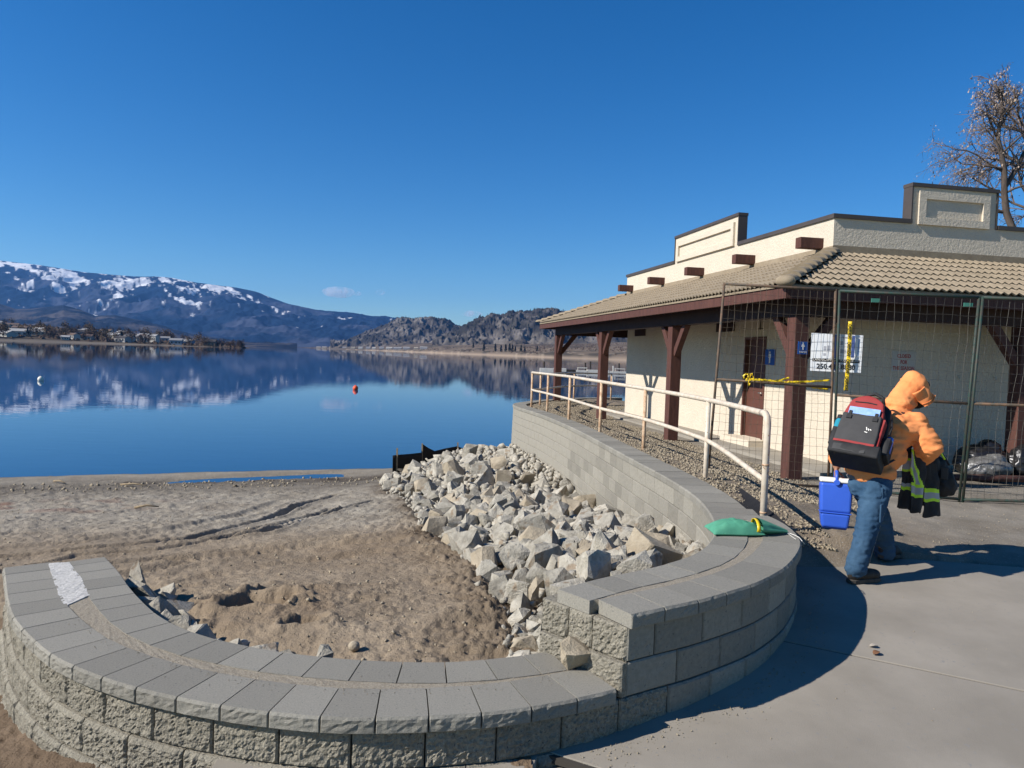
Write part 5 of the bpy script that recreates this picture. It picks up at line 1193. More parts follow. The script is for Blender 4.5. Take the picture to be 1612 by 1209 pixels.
# body: one continuous skin under the clothes (head with face, torso, arms, hands, legs)
mb = MB()
for a, ra, b, rb in ((pel, .12, chest, .13), (chest, .13, neck, .07), (neck, .055, head, .06), (shR, .06, elR, .05), (elR, .045, wrR, .033), (shL, .06, elL, .05), (elL, .045, wrL, .033), (chest, .1, shR, .06), (chest, .1, shL, .06), (hipR, .09, knR, .06), (knR, .06, anR, .042), (hipL, .09, knL, .06), (knL, .06, anL, .042), (pel, .1, hipR, .09), (pel, .1, hipL, .09)): capsule(mb, a, ra, b, rb)
fdir = np.array((.74, .36, -.60)); fdir /= np.linalg.norm(fdir); fu = Z2 - fdir * fdir[2]; fu /= np.linalg.norm(fu); fr_ = np.cross(fdir, fu)
hax = (fr_, fdir, fu)
mb.ball(head, (.074, .093, .11), 18, 12, hax); mb.ball(head + fdir * .055 - fu * .055, (.05, .045, .05), 12, 8, hax)
mb.ball(head + fdir * .10 - fu * .018, (.013, .02, .025), 8, 6, hax)                                            # nose
for s in (-1, 1): mb.ball(head + fr_ * .076 * s - fu * .01, (.012, .02, .03), 8, 6, hax)                         # ears
hz_ = -Z2; cool_y = np.array((.94, -.34, 0)); grip = wrL + np.array((-.004, -.01, -.045))
def hand(mb, wr, d, palm_n, thumb_side, L=.165):
    d = d / np.linalg.norm(d); n = palm_n - d * (palm_n @ d); n /= np.linalg.norm(n); s = np.cross(d, n) * thumb_side
    pc = wr + d * .05; mb.ball(pc, (.040, .048, .017), 12, 8, (s, d, n))
    for k, (o, l) in enumerate(((.030, .070), (.010, .080), (-.010, .074), (-.029, .058))):
        a = wr + d * .085 + s * o; b = a + d * l * .35 + n * l * .25; c = b - d * l * .05 + n * l * .42; e = c - d * l * .34 + n * l * .06
        capsule(mb, a, .0095, b, .009, 8); capsule(mb, b, .009, c, .0085, 8); capsule(mb, c, .0085, e, .0075, 8)
    a = wr + d * .025 + s * .032; b = a + d * .03 + s * .022 + n * .018; capsule(mb, a, .013, b, .0105, 8); capsule(mb, b, .0105, b + d * .02 + n * .026 - s * .006, .009, 8)
hand(mb, wrL, np.array((-.05, -.1, -1.0)), Hd * .2 + Rt * .8, -1)
hand(mb, wrR, np.array((-.15, .35, -.75)), np.array((-.6, .5, .2)), 1)
body = blob('body', mb, .0085, M['skin'], root, 3)
# eyes and mouth on the turned-away face
mbe = MB()
for s in (-1, 1): mbe.ball(head + fdir * .084 + fr_ * .031 * s + fu * .012, (.012, .008, .006), 8, 6, hax)
mbe.build('eye', M['white'], body, smooth=True)['kind'] = 'stuff'
mbe = MB(); mbe.ball(head + fdir * .092 - fu * .062, (.022, .007, .005), 8, 6, hax); mbe.build('mouth', M['red'], body, smooth=True)
# jeans
mb = MB(); 
belt = pp(1370, 742, 5.63)
for a, ra, b, rb in ((hipR + Z2 * .01, .108, knR, .079), (knR, .079, anR + (0, 0, .05), .068), (anR + (0, 0, .06), .068, anR + (-.006, 0, .022), .078), (hipL, .104, knL, .076), (knL, .076, anL + (0, 0, .05), .066), (anL + (0, 0, .06), .066, anL + (0, 0, .015), .074), (hipR, .108, hipL, .108), (hipR * .5 + hipL * .5, .125, belt, .135)): capsule(mb, a, ra, b, rb, 18)
mb.ball((hipR + hipL) / 2 - Hd * .05 + Z2 * .0, (.15, .11, .11), 14, 10, (Rt, Hd, Z2))
jeans = blob('jeans', mb, .011, M['denim'], root, 6, [(.012, 9), (.006, 24)], 11, (1, 1, 1.9))
mb = MB(); c = hipR - Hd * .095 + Rt * .03 - Z2 * .02; c2 = knR * .62 + hipR * .38 + Rt * .080 - Hd * .035
mb.box(c2, (.012, .085, .13), (Rt, Hd, Z2)); mb.build('tool_pocket', M['denim'], jeans, bevel=.004)
mb = MB(); mb.box(hipR - Hd * .104 + Rt * .015 - Z2 * .055, (.11, .014, .12), (Rt, Hd, Z2)); mb.build('back_pocket', M['denim'], jeans, bevel=.004)
mb = MB(); mb.box(belt - Hd * .118 + Rt * .085 - Z2 * .03, (.03, .006, .016), (Rt, Hd, Z2)); mb.build('label_patch', M['grey_shirt'], jeans)
# boots
def boot(an, toe_px, Yt, pitch):
    g = gz(an); t = pp(*toe_px, Yt); d = np.array((t[0] - an[0], t[1] - an[1], 0)); d /= np.linalg.norm(d); s = np.array((d[1], -d[0], 0))
    base = np.array((an[0], an[1], g)) - d * .035; up = Z2; mb = MB(); lift = lambda q: q * pitch
    def P(x, y, z): return base + d * x + s * y + Z2 * (z + max(0, .26 - x) * pitch)
    mb2 = MB(); out = [(-.035, 0), (-.03, .028), (0, .038), (.09, .036), (.16, .046), (.21, .044), (.245, .026), (.255, 0)]; out = out + [(x, -y) for x, y in out[-2:0:-1]]
    mb2.prism([P(x, y, .004) for x, y in out][::-1], Z2 * .03)
    mb.ball(P(.02, 0, .075), (.062, .045, .062), 12, 8, (d, s, Z2)); mb.ball(P(.13, 0, .06), (.115, .045, .045), 14, 8, (d, s, Z2)); mb.ball(P(.19, 0, .055), (.062, .046, .042), 12, 8, (d, s, Z2)); capsule(mb, P(.02, 0, .07), .045, P(.02, 0, .125), .046)
    b = blob('boot', mb, .008, M['boot'], root, 4); mb2.build('sole', M['sole'], b, bevel=.006)
    mbl = MB()
    for k in range(3): mbl.tube([P(.075 + .025 * k, .028, .095 - .012 * k), P(.08 + .025 * k, 0, .112 - .013 * k), P(.075 + .025 * k, -.028, .095 - .012 * k)], .003, 5)
    lo = mbl.build('laces', M['sole'], b); lo['kind'] = 'stuff'
boot(anR, (1383, 925), 5.47, .0); boot(anL, (1414, 884), 6.08, .10)
# hoodie
mb = MB()
hem = pp(1371, 740, 5.62)
mb.ball(hem, (.185, .148, .085), 20, 10, (Rt, Hd, Z2))
for a, ra, b, rb in ((hem, .148, chest, .152), (chest, .15, neck - Z2 * .05, .115), (chest + Rt * .04, .15, shR - Z2 * .02, .105), (chest - Rt * .04, .15, shL - Z2 * .02, .10), (shR, .098, elR, .086), (elR, .09, wrR + (0, 0, .01), .064), (shL, .095, elL, .078), (elL, .078, wrL + (0, 0, .06), .056), (neck, .095, head - fdir * .035, .10)): capsule(mb, a, ra, b, rb, 18)
mb.ball(chest + Rt * .0 - Hd * .02, (.17, .14, .155), 18, 10, (Rt, Hd, Z2)); mb.ball(elR + Z2 * -.01, (.10, .085, .085), 14, 8)
mb.ball(hem * .5 + chest * .5 + Hd * .05 - Z2 * .03, (.17, .13, .15), 18, 10, (Rt, Hd, Z2))
hood_c = head - fdir * .022 + fu * .016; mb.ball(neck - Hd * .045 + Z2 * .02, (.10, .08, .05), 14, 8, (Rt, Hd, Z2))
hood = blob('hoodie', mb, .0105, M['hoodie'], root, 5, [(.020, 5.5), (.007, 13)], 6.5, (.75, .75, 1.7))
mb = MB(); mb.ball(hood_c - fu * .008, (.110, .120, .118), 22, 14, hax); mb.ball(hood_c - fdir * .05 + fu * .04, (.075, .07, .06), 16, 10, hax); capsule(mb, hood_c - fu * .05 - fdir * .03, .098, neck + Z2 * .02 - Hd * .02, .088, 18); mb.ball(neck - Hd * .06 + Z2 * .03, (.105, .07, .05), 16, 8, (Rt, Hd, Z2))
mb.ball(hood_c + fdir * .05 - fu * .01, (.088, .06, .09), 16, 10, hax)
hd_ = blob('hood', mb, .009, M['hoodie'], root, 6, [(.007, 8), (.003, 22)], 8, (1, 1, .8))
# front edge of the hood, pulled out over a cap bill and stitched along its hem
qa, qb, qc, qd = pp(1436, 620, 5.755), pp(1456, 608, 5.80), pp(1471.5, 622.5, 5.84), pp(1454, 640, 5.77); bv = []; nrm = np.cross(qb - qa, qd - qa); nrm /= np.linalg.norm(nrm); nrm = nrm if nrm[1] < 0 else -nrm
for i in range(13):
    v = i / 12
    for j in range(13):
        u = j / 12; p = (qa * (1 - u) + qd * u) * (1 - v) + (qb * (1 - u) + qc * u) * v
        bv.append(p + nrm * (.030 * math.sin(math.pi * v) * (1 - .3 * u) + .006 * math.sin(u * 8 + v * 5)) + (qd - qa) * .10 * u * math.sin(math.pi * v))
bill = link('hood_brim', bv, grid_faces(13, 13).tolist(), M['hoodie'], root, smooth=True); sd = bill.modifiers.new('s', 'SOLIDIFY'); sd.thickness = .007
for k in (12, 10):
    mb = MB(); mb.tube([np.array(bv[r * 13 + k]) + nrm * .003 for r in range(13)], .0045 if k == 12 else .0025, 6); mb.build('hem_stitch', M['hoodie'], bill, smooth=True)
mb = MB(); mb.ball(pp(1456.5, 606, 5.90), (.03, .045, .035), 12, 8, hax); mb.ball(pp(1447, 629, 5.93), (.075, .05, .085), 14, 10, hax); mb.build('cap', mat('dark_cap_and_hood_shade', (.03, .022, .02), None), root, smooth=True)  # cap crown; the lower dark ball paints in the shade inside the hood
cd = (wrR - elR) / np.linalg.norm(wrR - elR); mb = MB(); mb.tube([wrR - cd * .03, wrR - cd * .02, wrR + cd * .02, wrR + cd * .028], [.058, .062, .058, .05], 18); mb.build('cuff', M['hoodie'], root, smooth=True)
mb = MB(); sp_ = [hipR + Rt * .104 - Z2 * .03, hipR * .5 + knR * .5 + Rt * .092, knR + Rt * .080, knR * .5 + anR * .5 + Rt * .074, anR + Rt * .077 + Z2 * .05]; mb.tube(sp_, .0035, 5); mb.build('side_seam', mat('pale_denim_thread', (.13, .15, .17), None), jeans, smooth=True)
mb = MB(); mb.ball(hem - Z2 * .055, (.172, .135, .055), 20, 8, (Rt, Hd, Z2)); mb.build('undershirt', M['grey_shirt'], root, smooth=True)
# ------------------------------------------------------------------ backpack
tz = neck - pel; tz = tz - Rt * (tz @ Rt) * .6; tz /= np.linalg.norm(tz); bn = -Hd - tz * (-Hd @ tz); bn /= np.linalg.norm(bn); br_ = np.cross(tz, bn); br_ = br_ if br_ @ Rt > 0 else -br_
bc = pp(1361, 680, 5.55); BX = (br_, bn, tz)
bpk = thing('backpack', 'black and red backpack worn on the worker with a blue folder in its front pocket', 'backpack', tuple(bc))
Q = lambda x, y, z: bc + br_ * x + bn * y + tz * z
def rbox(name, c, size, m, parent, r=.03, taper=0.0, seg=4, arch=0.0):
    bm = bmesh.new(); bmesh.ops.create_cube(bm, size=1)
    bmesh.ops.subdivide_edges(bm, edges=bm.edges[:], cuts=9, use_grid_fill=True)
    for v in bm.verts:
        z = v.co.z; k = 1 - taper * max(0, z + .1); x = v.co.x * size[0] * k; y = v.co.y * size[1]; zz = z * size[2]
        if arch and z > 0: zz -= arch * (2 * abs(v.co.x)) ** 2.2 * (2 * z)
        bulge = .06 * (1 - (2 * v.co.x) ** 2) * (1 - (2 * v.co.z) ** 2) * size[1] * np.sign(v.co.y)
        w_ = .007 * float(fbm(x * 16 + size[0] * 50, zz * 16, y * 9, 3)); v.co = Vector(tuple(c + br_ * (x + w_ * .5) + bn * (y + bulge + w_) + tz * zz))
    me = bpy.data.meshes.new(name); bmesh.ops.recalc_face_normals(bm, faces=bm.faces); bm.to_mesh(me); bm.free(); me.materials.append(m); me.polygons.foreach_set('use_smooth', np.ones(len(me.polygons), bool))
    o = bpy.data.objects.new(name, me); COL.objects.link(o); attach(o, parent)
    b = o.modifiers.new('b', 'BEVEL'); b.width = r; b.segments = seg; b.limit_method = 'ANGLE'; b.angle_limit = math.radians(50); return o
mainb = rbox('main_compartment', Q(0, -.045, .0), (.335, .17, .53), M['black_nylon'], bpk, .045, .25, arch=.07)
rbox('front_panel', Q(-.01, .075, .10), (.275, .10, .29), M['red_nylon'], bpk, .035, .30, arch=.06)
fp = rbox('front_pocket', Q(-.012, .095, -.07), (.285, .105, .27), M['grey_nylon'], bpk, .03, .10)
rbox('base', Q(.0, .03, -.235), (.345, .25, .10), M['black_nylon'], bpk, .03); rbox('base_piping', Q(-.01, .155, -.188), (.28, .012, .018), M['red_nylon'], bpk, .004)
rbox('base_band', Q(-.03, .157, -.243), (.22, .012, .05), M['grey_nylon'], bpk, .006)
mb = MB(); mb.box(Q(-.005, .142, .085), (.215, .006, .075), (br_, bn, tz)); fo = mb.build('folder', mat('pale_blue_folder', (.20, .36, .72), (.30, .46, .80), 30, .4), bpk, bevel=.002)
rbox('side_pocket', Q(.178, .0, -.13), (.055, .14, .15), M['black_nylon'], bpk, .02); rbox('side_pocket', Q(-.178, .02, -.11), (.05, .13, .15), M['black_nylon'], bpk, .02)
mb = MB(); mb.tube([Q(.1275, .10, .0), Q(.135, .11, -.07), Q(.13, .115, -.18)], .009, 8); mb.build('pocket_trim', M['red_nylon'], bpk, smooth=True)
mb = MB(); mb.tube([Q(-.075, .0, .255), Q(-.06, .02, .305), Q(0, .03, .325), Q(.06, .02, .305), Q(.075, 0, .255)], .013, 8); mb.build('grab_handle', M['black_nylon'], bpk, smooth=True)
for off, yy in ((.155, .02), (.135, .055)):
    mb = MB(); mb.tube([Q(off * math.cos(a) * (1 if a else 1), yy, (.245 - (.155 - off)) * (math.sin(a) ** .6 if math.sin(a) > 0 else 0) - .02) for a in np.linspace(.02, 3.12, 26)], .0055, 6); mb.build('zipper', M['grey_nylon'], bpk, smooth=True)
mb = MB(); mb.tube([Q(-.1, .05, -.16), Q(-.13, .1, -.2), Q(-.12, .13, -.29)], .006, 6); mb.tube([Q(.16, .02, .12), Q(.185, .05, .04), Q(.18, .06, -.03)], .007, 6); mb.build('webbing_strap', M['black_nylon'], bpk)
rbox('side_gusset', Q(.137, .085, -.07), (.02, .075, .25), M['red_nylon'], bpk, .006)
mb = MB(); mb.tube([Q(-.09, .128, .175), Q(0, .131, .178), Q(.06, .128, .172)], .005, 6); mb.build('zipper', M['black_nylon'], bpk)
for x in (-.095, .085):
    mb = MB(); mb.box(Q(x, .150, .048), (.022, .006, .07), (br_, bn, tz)); mb.box(Q(x, .154, .028), (.036, .010, .032), (br_, bn, tz)); mb.build('buckle_strap', M['black_nylon'], bpk, bevel=.002)
mb = MB()
for a, b, c_ in (((.045, -.045), (.052, -.07), 0), ((.058, -.055), (.066, -.072), 0), ((.07, -.06), (.082, -.066), 0), ((.04, -.085), (.06, -.09), 0)): mb.bar(Q(a[0], .1555, a[1]), Q(b[0], .1555, b[1]), .006, .003, up=bn)
mb.build('white_emblem', M['white'], bpk)['kind'] = 'stuff'
for s, sh, arm in ((1, shR, 1), (-1, shL, -1)):
    pts_ = [Q(.09 * s, -.12, .20), sh + Z2 * .085 - Hd * .05 - Rt * .05 * s, sh + Z2 * .09 + Hd * .05 - Rt * .065 * s, sh + Hd * .135 - Z2 * .03 - Rt * .06 * s, sh + Hd * .11 - Z2 * .20 - Rt * .02 * s, Q(.165 * s, -.10, -.20)]
    pts_ = [np.array(p) for p in pts_]; s_i = np.linspace(0, 5, 40); c = np.stack([np.interp(s_i, range(6), [p[k] for p in pts_]) for k in range(3)], 1)
    for _ in range(8): c[1:-1] = (c[:-2] + c[1:-1] + c[2:]) / 3
    w = np.where(s_i < 3.2, .033, .013); t_ = np.gradient(c, axis=0); t_ /= np.linalg.norm(t_, axis=1)[:, None]; ctr = chest * .75 + neck * .25
    n_ = c - ctr; n_ -= t_ * (n_ * t_).sum(1)[:, None]; n_ /= np.linalg.norm(n_, axis=1)[:, None]; wv = np.cross(t_, n_); V_ = []
    for i in range(40): V_ += [c[i] - wv[i] * w[i], c[i] + wv[i] * w[i]]
    so_ = link('shoulder_strap', V_, grid_faces(40, 2).tolist(), M['black_nylon'], bpk, smooth=True); sd = so_.modifiers.new('s', 'SOLIDIFY'); sd.thickness = .014; sd.offset = 0
bt = thing('water_bottle', 'teal water bottle tucked in the left side pocket of the backpack', 'bottle', tuple(Q(-.19, .02, -.05)))
mb = MB(); mb.tube([Q(-.188, .02, -.15), Q(-.188, .02, .045), Q(-.188, .02, .06)], [.03, .03, .024], 14); mb.build('bottle_body', mat('teal_bottle', (.03, .26, .38), None, rough=.25), bt, smooth=True, sharp=40)
mb = MB(); mb.tube([Q(-.188, .02, .061), Q(-.188, .02, .095)], .026, 14); mb.build('bottle_cap', M['black_nylon'], bt, smooth=True, sharp=40)
cn_ = thing('drink_can', 'blue and silver drink can in the right side pocket of the backpack', 'can', tuple(Q(.187, .0, -.06)))
mb = MB(); mb.tube([Q(.183, .0, -.15), Q(.183, .0, -.03), Q(.183, .0, -.022)], [.027, .027, .022], 16); mb.build('can_body', mat('blue_can', (.02, .10, .50), None, rough=.3), cn_, smooth=True, sharp=40)
mb = MB(); mb.tube([Q(.183, 0, -.0218), Q(.183, 0, -.0195)], .023, 16); mb.tube([Q(.183, 0, -.055), Q(.183, 0, -.047)], .0274, 16); mb.build('silver_band', M['steel'], cn_, smooth=True, sharp=40)
# ------------------------------------------------------------------ cooler
M['cool'] = mat('blue_cooler_plastic', (0.035, 0.115, 0.62), (0.03, 0.10, 0.56), 4, .42, .15, 120, bdist=.002, spec=.45); M['cool_d'] = mat('dark_blue_cooler_plastic', (0.02, 0.05, 0.26), None, rough=.45); M['lid'] = mat('white_cooler_lid', (.78, .78, .76), None, rough=.45)
cx_ = np.array((.935, -.355, 0)); cy_ = np.array((.355, .935, 0)); tilt = math.radians(7); cz_ = Z2 * math.cos(tilt) - cy_ * math.sin(tilt) * -1; cz_ /= np.linalg.norm(cz_); cy_ = np.cross(cz_, cx_)
cw = wrL + np.array((0, 0, -.10)); Cc = cw - cz_ * .0
clr = thing('cooler', 'blue cooler box with a white lid carried low in the hand of the worker', 'cooler', tuple(Cc - cz_ * .4))
def cbox(name, z0, z1, w0, w1, d0, d1, m, parent, r=.02):
    p = [Cc + cx_ * sx * w0 / 2 + cy_ * sy * d0 / 2 + cz_ * z0 for sx, sy in ((-1, -1), (1, -1), (1, 1), (-1, 1))] + [Cc + cx_ * sx * w1 / 2 + cy_ * sy * d1 / 2 + cz_ * z1 for sx, sy in ((-1, -1), (1, -1), (1, 1), (-1, 1))]
    mb = MB(); mb.hexa(p); o = mb.build(name, m, parent, bevel=r); o.modifiers['bevel'].segments = 3; return o
cbox('body', -.265, -.035, .222, .236, .272, .292, M['cool'], clr); cbox('lower_body', -.385, -.268, .190, .218, .235, .268, M['cool'], clr); cbox('foot', -.392, -.384, .16, .178, .2, .22, M['cool_d'], clr, .003)
cbox('body_seam', -.272, -.262, .226, .226, .276, .276, M['cool'], clr, .003); cbox('lid', -.034, .004, .240, .236, .296, .292, M['lid'], clr, .012)
mb = MB(); pts_ = [Cc + cy_ * -.15 + cz_ * -.03, Cc + cy_ * -.125 + cz_ * .05, grip - cy_ * .05, grip + cy_ * .04, Cc + cy_ * .125 + cz_ * .05, Cc + cy_ * .15 + cz_ * -.03]; mb.tube(pts_, .0125, 10); mb.build('handle', M['cool'], clr, smooth=True)
mb = MB(); 
for s in (-1, 1): mb.tube([Cc + cy_ * .146 * s - cz_ * .03, Cc + cy_ * .165 * s - cz_ * .03], .022, 12)
mb.build('handle_pivot', M['cool'], clr, smooth=True, sharp=40)['kind'] = 'stuff'
# ------------------------------------------------------------------ folded hi-vis jacket hanging from the other hand
M['jk'] = mat('black_jacket_shell', (0.022, 0.022, 0.025), (0.032, 0.032, 0.036), 10, .75, .3, 90, bdist=.004); M['lime'] = mat('lime_reflective_trim', (0.55, 0.85, 0.05), None, rough=.6); M['silver'] = mat('silver_reflective_tape', (0.36, 0.38, 0.42), None, rough=.45)
jk = thing('safety_jacket', 'black safety jacket with lime and silver tape hanging from the worker by one arm', 'jacket', tuple(wrR - Z2 * .3))
def drape(name, topl, topr, botl, botr, Y0, Y1, bands, m, waves=3, amp=.02, nu=26, nv=34, seed=0, belly=0.0):
    A_, B_, C_, D_ = pp(*topl, Y0), pp(*topr, Y1), pp(*botl, Y0), pp(*botr, Y1); v = []
    for i in range(nv):
        t = i / (nv - 1)
        for j in range(nu):
            u = j / (nu - 1); p = (A_ * (1 - u) + B_ * u) * (1 - t) + (C_ * (1 - u) + D_ * u) * t
            w = amp * (.25 + .9 * t) * math.sin(u * math.pi * 2 * waves + seed + 1.2 * t) + .010 * float(vnoise(u * 5 + seed, t * 6, seed))
            v.append(p + np.array((.25, -.97, 0)) * (w + belly * math.sin(math.pi * t) * math.sin(math.pi * u)) + np.array((0, 0, .008 * math.sin(u * 9 + seed) * t)))
    f = grid_faces(nv, nu).tolist(); ms, mi = [m], []
    names = [m]
    for q in f:
        r, c = divmod(q[0], nu); t = (r + .5) / (nv - 1); u = (c + .5) / (nu - 1); k = m
        for (lo, hi, mm, fn) in bands:
            x = t if fn is None else fn(u, t)
            if lo <= x < hi: k = mm
        if k not in names: names.append(k)
        mi.append(names.index(k))
    o = link(name, v, f, names, jk, smooth=True, midx=mi); sd = o.modifiers.new('s', 'SOLIDIFY'); sd.thickness = .010; return o
L_, S_ = M['lime'], M['silver']
drape('back_panel', (1432, 706), (1468, 716), (1418, 800), (1470, 792), 5.80, 5.80, [], M['jk'], 2.5, .02, seed=4)
drape('front_panel', (1433, 706), (1458, 716), (1430, 806), (1450, 808), 5.70, 5.66, [(.52, .58, L_, None), (.58, .69, S_, None), (.69, .745, L_, None), (-.16, -.03, L_, lambda u, t: (u - .12) - t * 1.25 if t < .52 else 9), (-.45, -.16, S_, lambda u, t: (u - .12) - t * 1.25 if t < .52 else 9), (-.60, -.45, L_, lambda u, t: (u - .12) - t * 1.25 if t < .52 else 9)], M['jk'], 1.3, .014, 26, 60, seed=1, belly=.02)
drape('sleeve', (1424, 712), (1436, 710), (1412, 797), (1430, 802), 5.76, 5.74, [(.13, .17, L_, None), (.17, .31, S_, None), (.31, .35, L_, None), (.55, .62, S_, None), (.62, .68, L_, None)], M['jk'], .8, .022, 18, 50, seed=2, belly=.035)
drape('lower_panel', (1452, 722), (1474, 730), (1455, 815), (1482, 811), 5.72, 5.70, [(.50, .56, L_, None), (.56, .68, S_, None), (.68, .735, L_, None)], M['jk'], 1.0, .012, 22, 56, seed=3)
drape('collar', (1452, 706), (1474, 702), (1462, 726), (1478, 720), 5.70, 5.72, [(.3, .55, S_, None), (.55, .95, L_, None)], M['jk'], .6, .012, 12, 20, seed=6)
hb = thing('lunch_bag', 'soft black bag slung from the hand of the worker beside the jacket', 'bag', tuple(pp(1482, 745, 5.8)))
mb = MB(); c = pp(1481, 752, 5.84)
mb.ball(c - Z2 * .03, (.105, .085, .12), 16, 10, (Rt, Hd, Z2)); mb.ball(c + Z2 * .085 - Rt * .045, (.085, .07, .08), 14, 8, (Rt, Hd, Z2)); mb.ball(pp(1494, 766, 5.84), (.06, .06, .07), 12, 8); mb.ball(pp(1464, 730, 5.8), (.07, .06, .09), 12, 8)
blob('bag_body', mb, .010, M['black_nylon'], hb, 4, .014, 9)
mb = MB(); mb.tube([pp(1455, 728, 5.76), pp(1470, 705, 5.78), pp(1484, 716, 5.82), pp(1494, 732, 5.84)], .009, 8); mb.build('bag_strap', M['black_nylon'], hb, smooth=True)
mb = MB(); mb.tube([pp(1475, 705, 5.74), pp(1481, 713, 5.78), pp(1487, 723, 5.8)], .008, 8); mb.build('lime_cord', M['lime'], hb, smooth=True)
mb = MB(); mb.box(pp(1487, 745, 5.74), (.05, .01, .09), (Rt, Hd, Z2)); mb.build('bag_pocket', M['grey_nylon'], hb, bevel=.004)

# ================================================================== FAR SHORES: TOWN, TREES, CLOUDS; THE BARE TREE BEHIND THE BUILDING
rt = random.Random(9)
M['bark'] = mat('grey_brown_bark', (0.12, 0.095, 0.08), (0.06, 0.048, 0.042), 6, .95, .8, 14, bdist=.03, stretch=(1, 1, .25)); M['twig'] = mat('bare_twigs', (0.13, 0.10, 0.085), None, rough=.9)
M['seed'] = mat('dry_seed_clusters', (0.42, 0.345, 0.30), (0.32, 0.26, 0.22), 1.5, .9)
TY = 31.0
def bare_tree(label, trunk_pts, limbs, seed, rad0, gens=4):
    r_ = random.Random(seed); base = trunk_pts[0]; T = thing('bare_tree', label, 'tree', (base[0], base[1], 0)); mb = MB()
    rads = np.linspace(rad0, rad0 * .22, len(trunk_pts)); mb.tube(trunk_pts, rads, 9); tk = mb.build('trunk', M['bark'], T, smooth=True)
    mbb = MB(); mbt = MB(); tips = []
    def grow(p, d, L, r, g):
        n = 5; pts_ = [np.array(p)]; d = np.array(d) / np.linalg.norm(d)
        for i in range(n):
            d = d + np.array([r_.gauss(0, .16), r_.gauss(0, .16), r_.gauss(.015 if g < 3 else -.07, .14)]); d /= np.linalg.norm(d); pts_.append(pts_[-1] + d * L / n)
        (mbb if g < 2 else mbt).tube(pts_, np.linspace(r, r * .45, n + 1), 6 if g < 2 else 3, cap=False)
        if g >= gens: tips.extend(pts_[2:]); return
        if g == gens - 1: tips.extend(pts_[3:])
        for k in range(r_.choice((4, 5, 6)) if g < gens - 1 else 5):
            i = r_.randint(1, n); a = r_.uniform(.4, 1.0); az = r_.uniform(0, 6.28); q = np.cross(d, (math.cos(az), math.sin(az), .3)); q /= np.linalg.norm(q)
            grow(pts_[i], d * math.cos(a) + q * math.sin(a), L * r_.uniform(.45, .66), r * .5, g + 1)
    for p, d, L, r in limbs: grow(p, d, L, r, 1)
    mbb.build('limb', M['bark'], T, smooth=True)['kind'] = 'stuff'; mbt.build('twigs', M['twig'], T)['kind'] = 'stuff'
    V, F = [], []
    for t in tips:
        for _ in range(1 if r_.random() < .34 else 0):
            c = np.array(t) + [r_.gauss(0, .09), r_.gauss(0, .09), r_.gauss(-.09, .09)]; a = np.array([r_.gauss(0, 1) for _ in range(3)]) * .017; b = np.array([r_.gauss(0, .6), r_.gauss(0, .6), r_.gauss(0, 1.2)]) * .026
            k = len(V); V += [c - a, c + b, c + a, c - b]; F.append((k, k + 1, k + 2, k + 3))
    link('seed_clusters', V, F, M['seed'], T)['kind'] = 'stuff'; return T
tp_ = [aty(x, y, TY) for x, y in ((1597, 420), (1594, 360), (1584, 335), (1581, 305), (1581, 266), (1576, 242), (1571, 218), (1573, 200), (1577, 183), (1577, 162), (1573, 140))]; tp_[0][2] = -.2
lim = []
for i, ds in ((3, (-.7, .2, .5)), (4, (-.9, -.2, .25)), (4, (.5, .4, .8)), (5, (.6, -.3, .7)), (5, (-.6, -.3, .55)), (6, (-.5, .3, .8)), (7, (.6, .2, .8)), (7, (-.6, 0, .7)), (8, (.5, -.2, .9)), (8, (-.5, .2, .8)), (9, (.3, .2, 1)), (9, (-.4, -.1, .9)), (3, (.8, -.3, .4)), (2, (-.85, .3, .4))):
    lim.append((tp_[i], ds, rt.uniform(1.7, 2.5) * (1 - .07 * i) + .15, .05))
lim.append((aty(1581, 296, TY), (.35, .1, 1), 4.2, .10)); lim.append((aty(1579, 270, TY), (-.8, .1, .5), 2.1, .05)); lim.append((aty(1584, 335, TY), (-1, .2, .2), 2.3, .05))
bare_tree('tall bare tree with dry seed clusters rising behind the building', tp_, lim, 3, .16)
tp2 = [aty(x, y, TY + 3) for x, y in ((1650, 430), (1648, 340), (1640, 270), (1636, 220), (1640, 170))]; tp2[0][2] = -.2
bare_tree('bare tree at the right edge whose branches reach in behind the first', tp2, [(tp2[i], (-.8, rt.uniform(-.3, .3), rt.uniform(.2, .7)), rt.uniform(2.2, 3.2), .08) for i in (1, 1, 2, 2, 3, 3)], 8, .24)

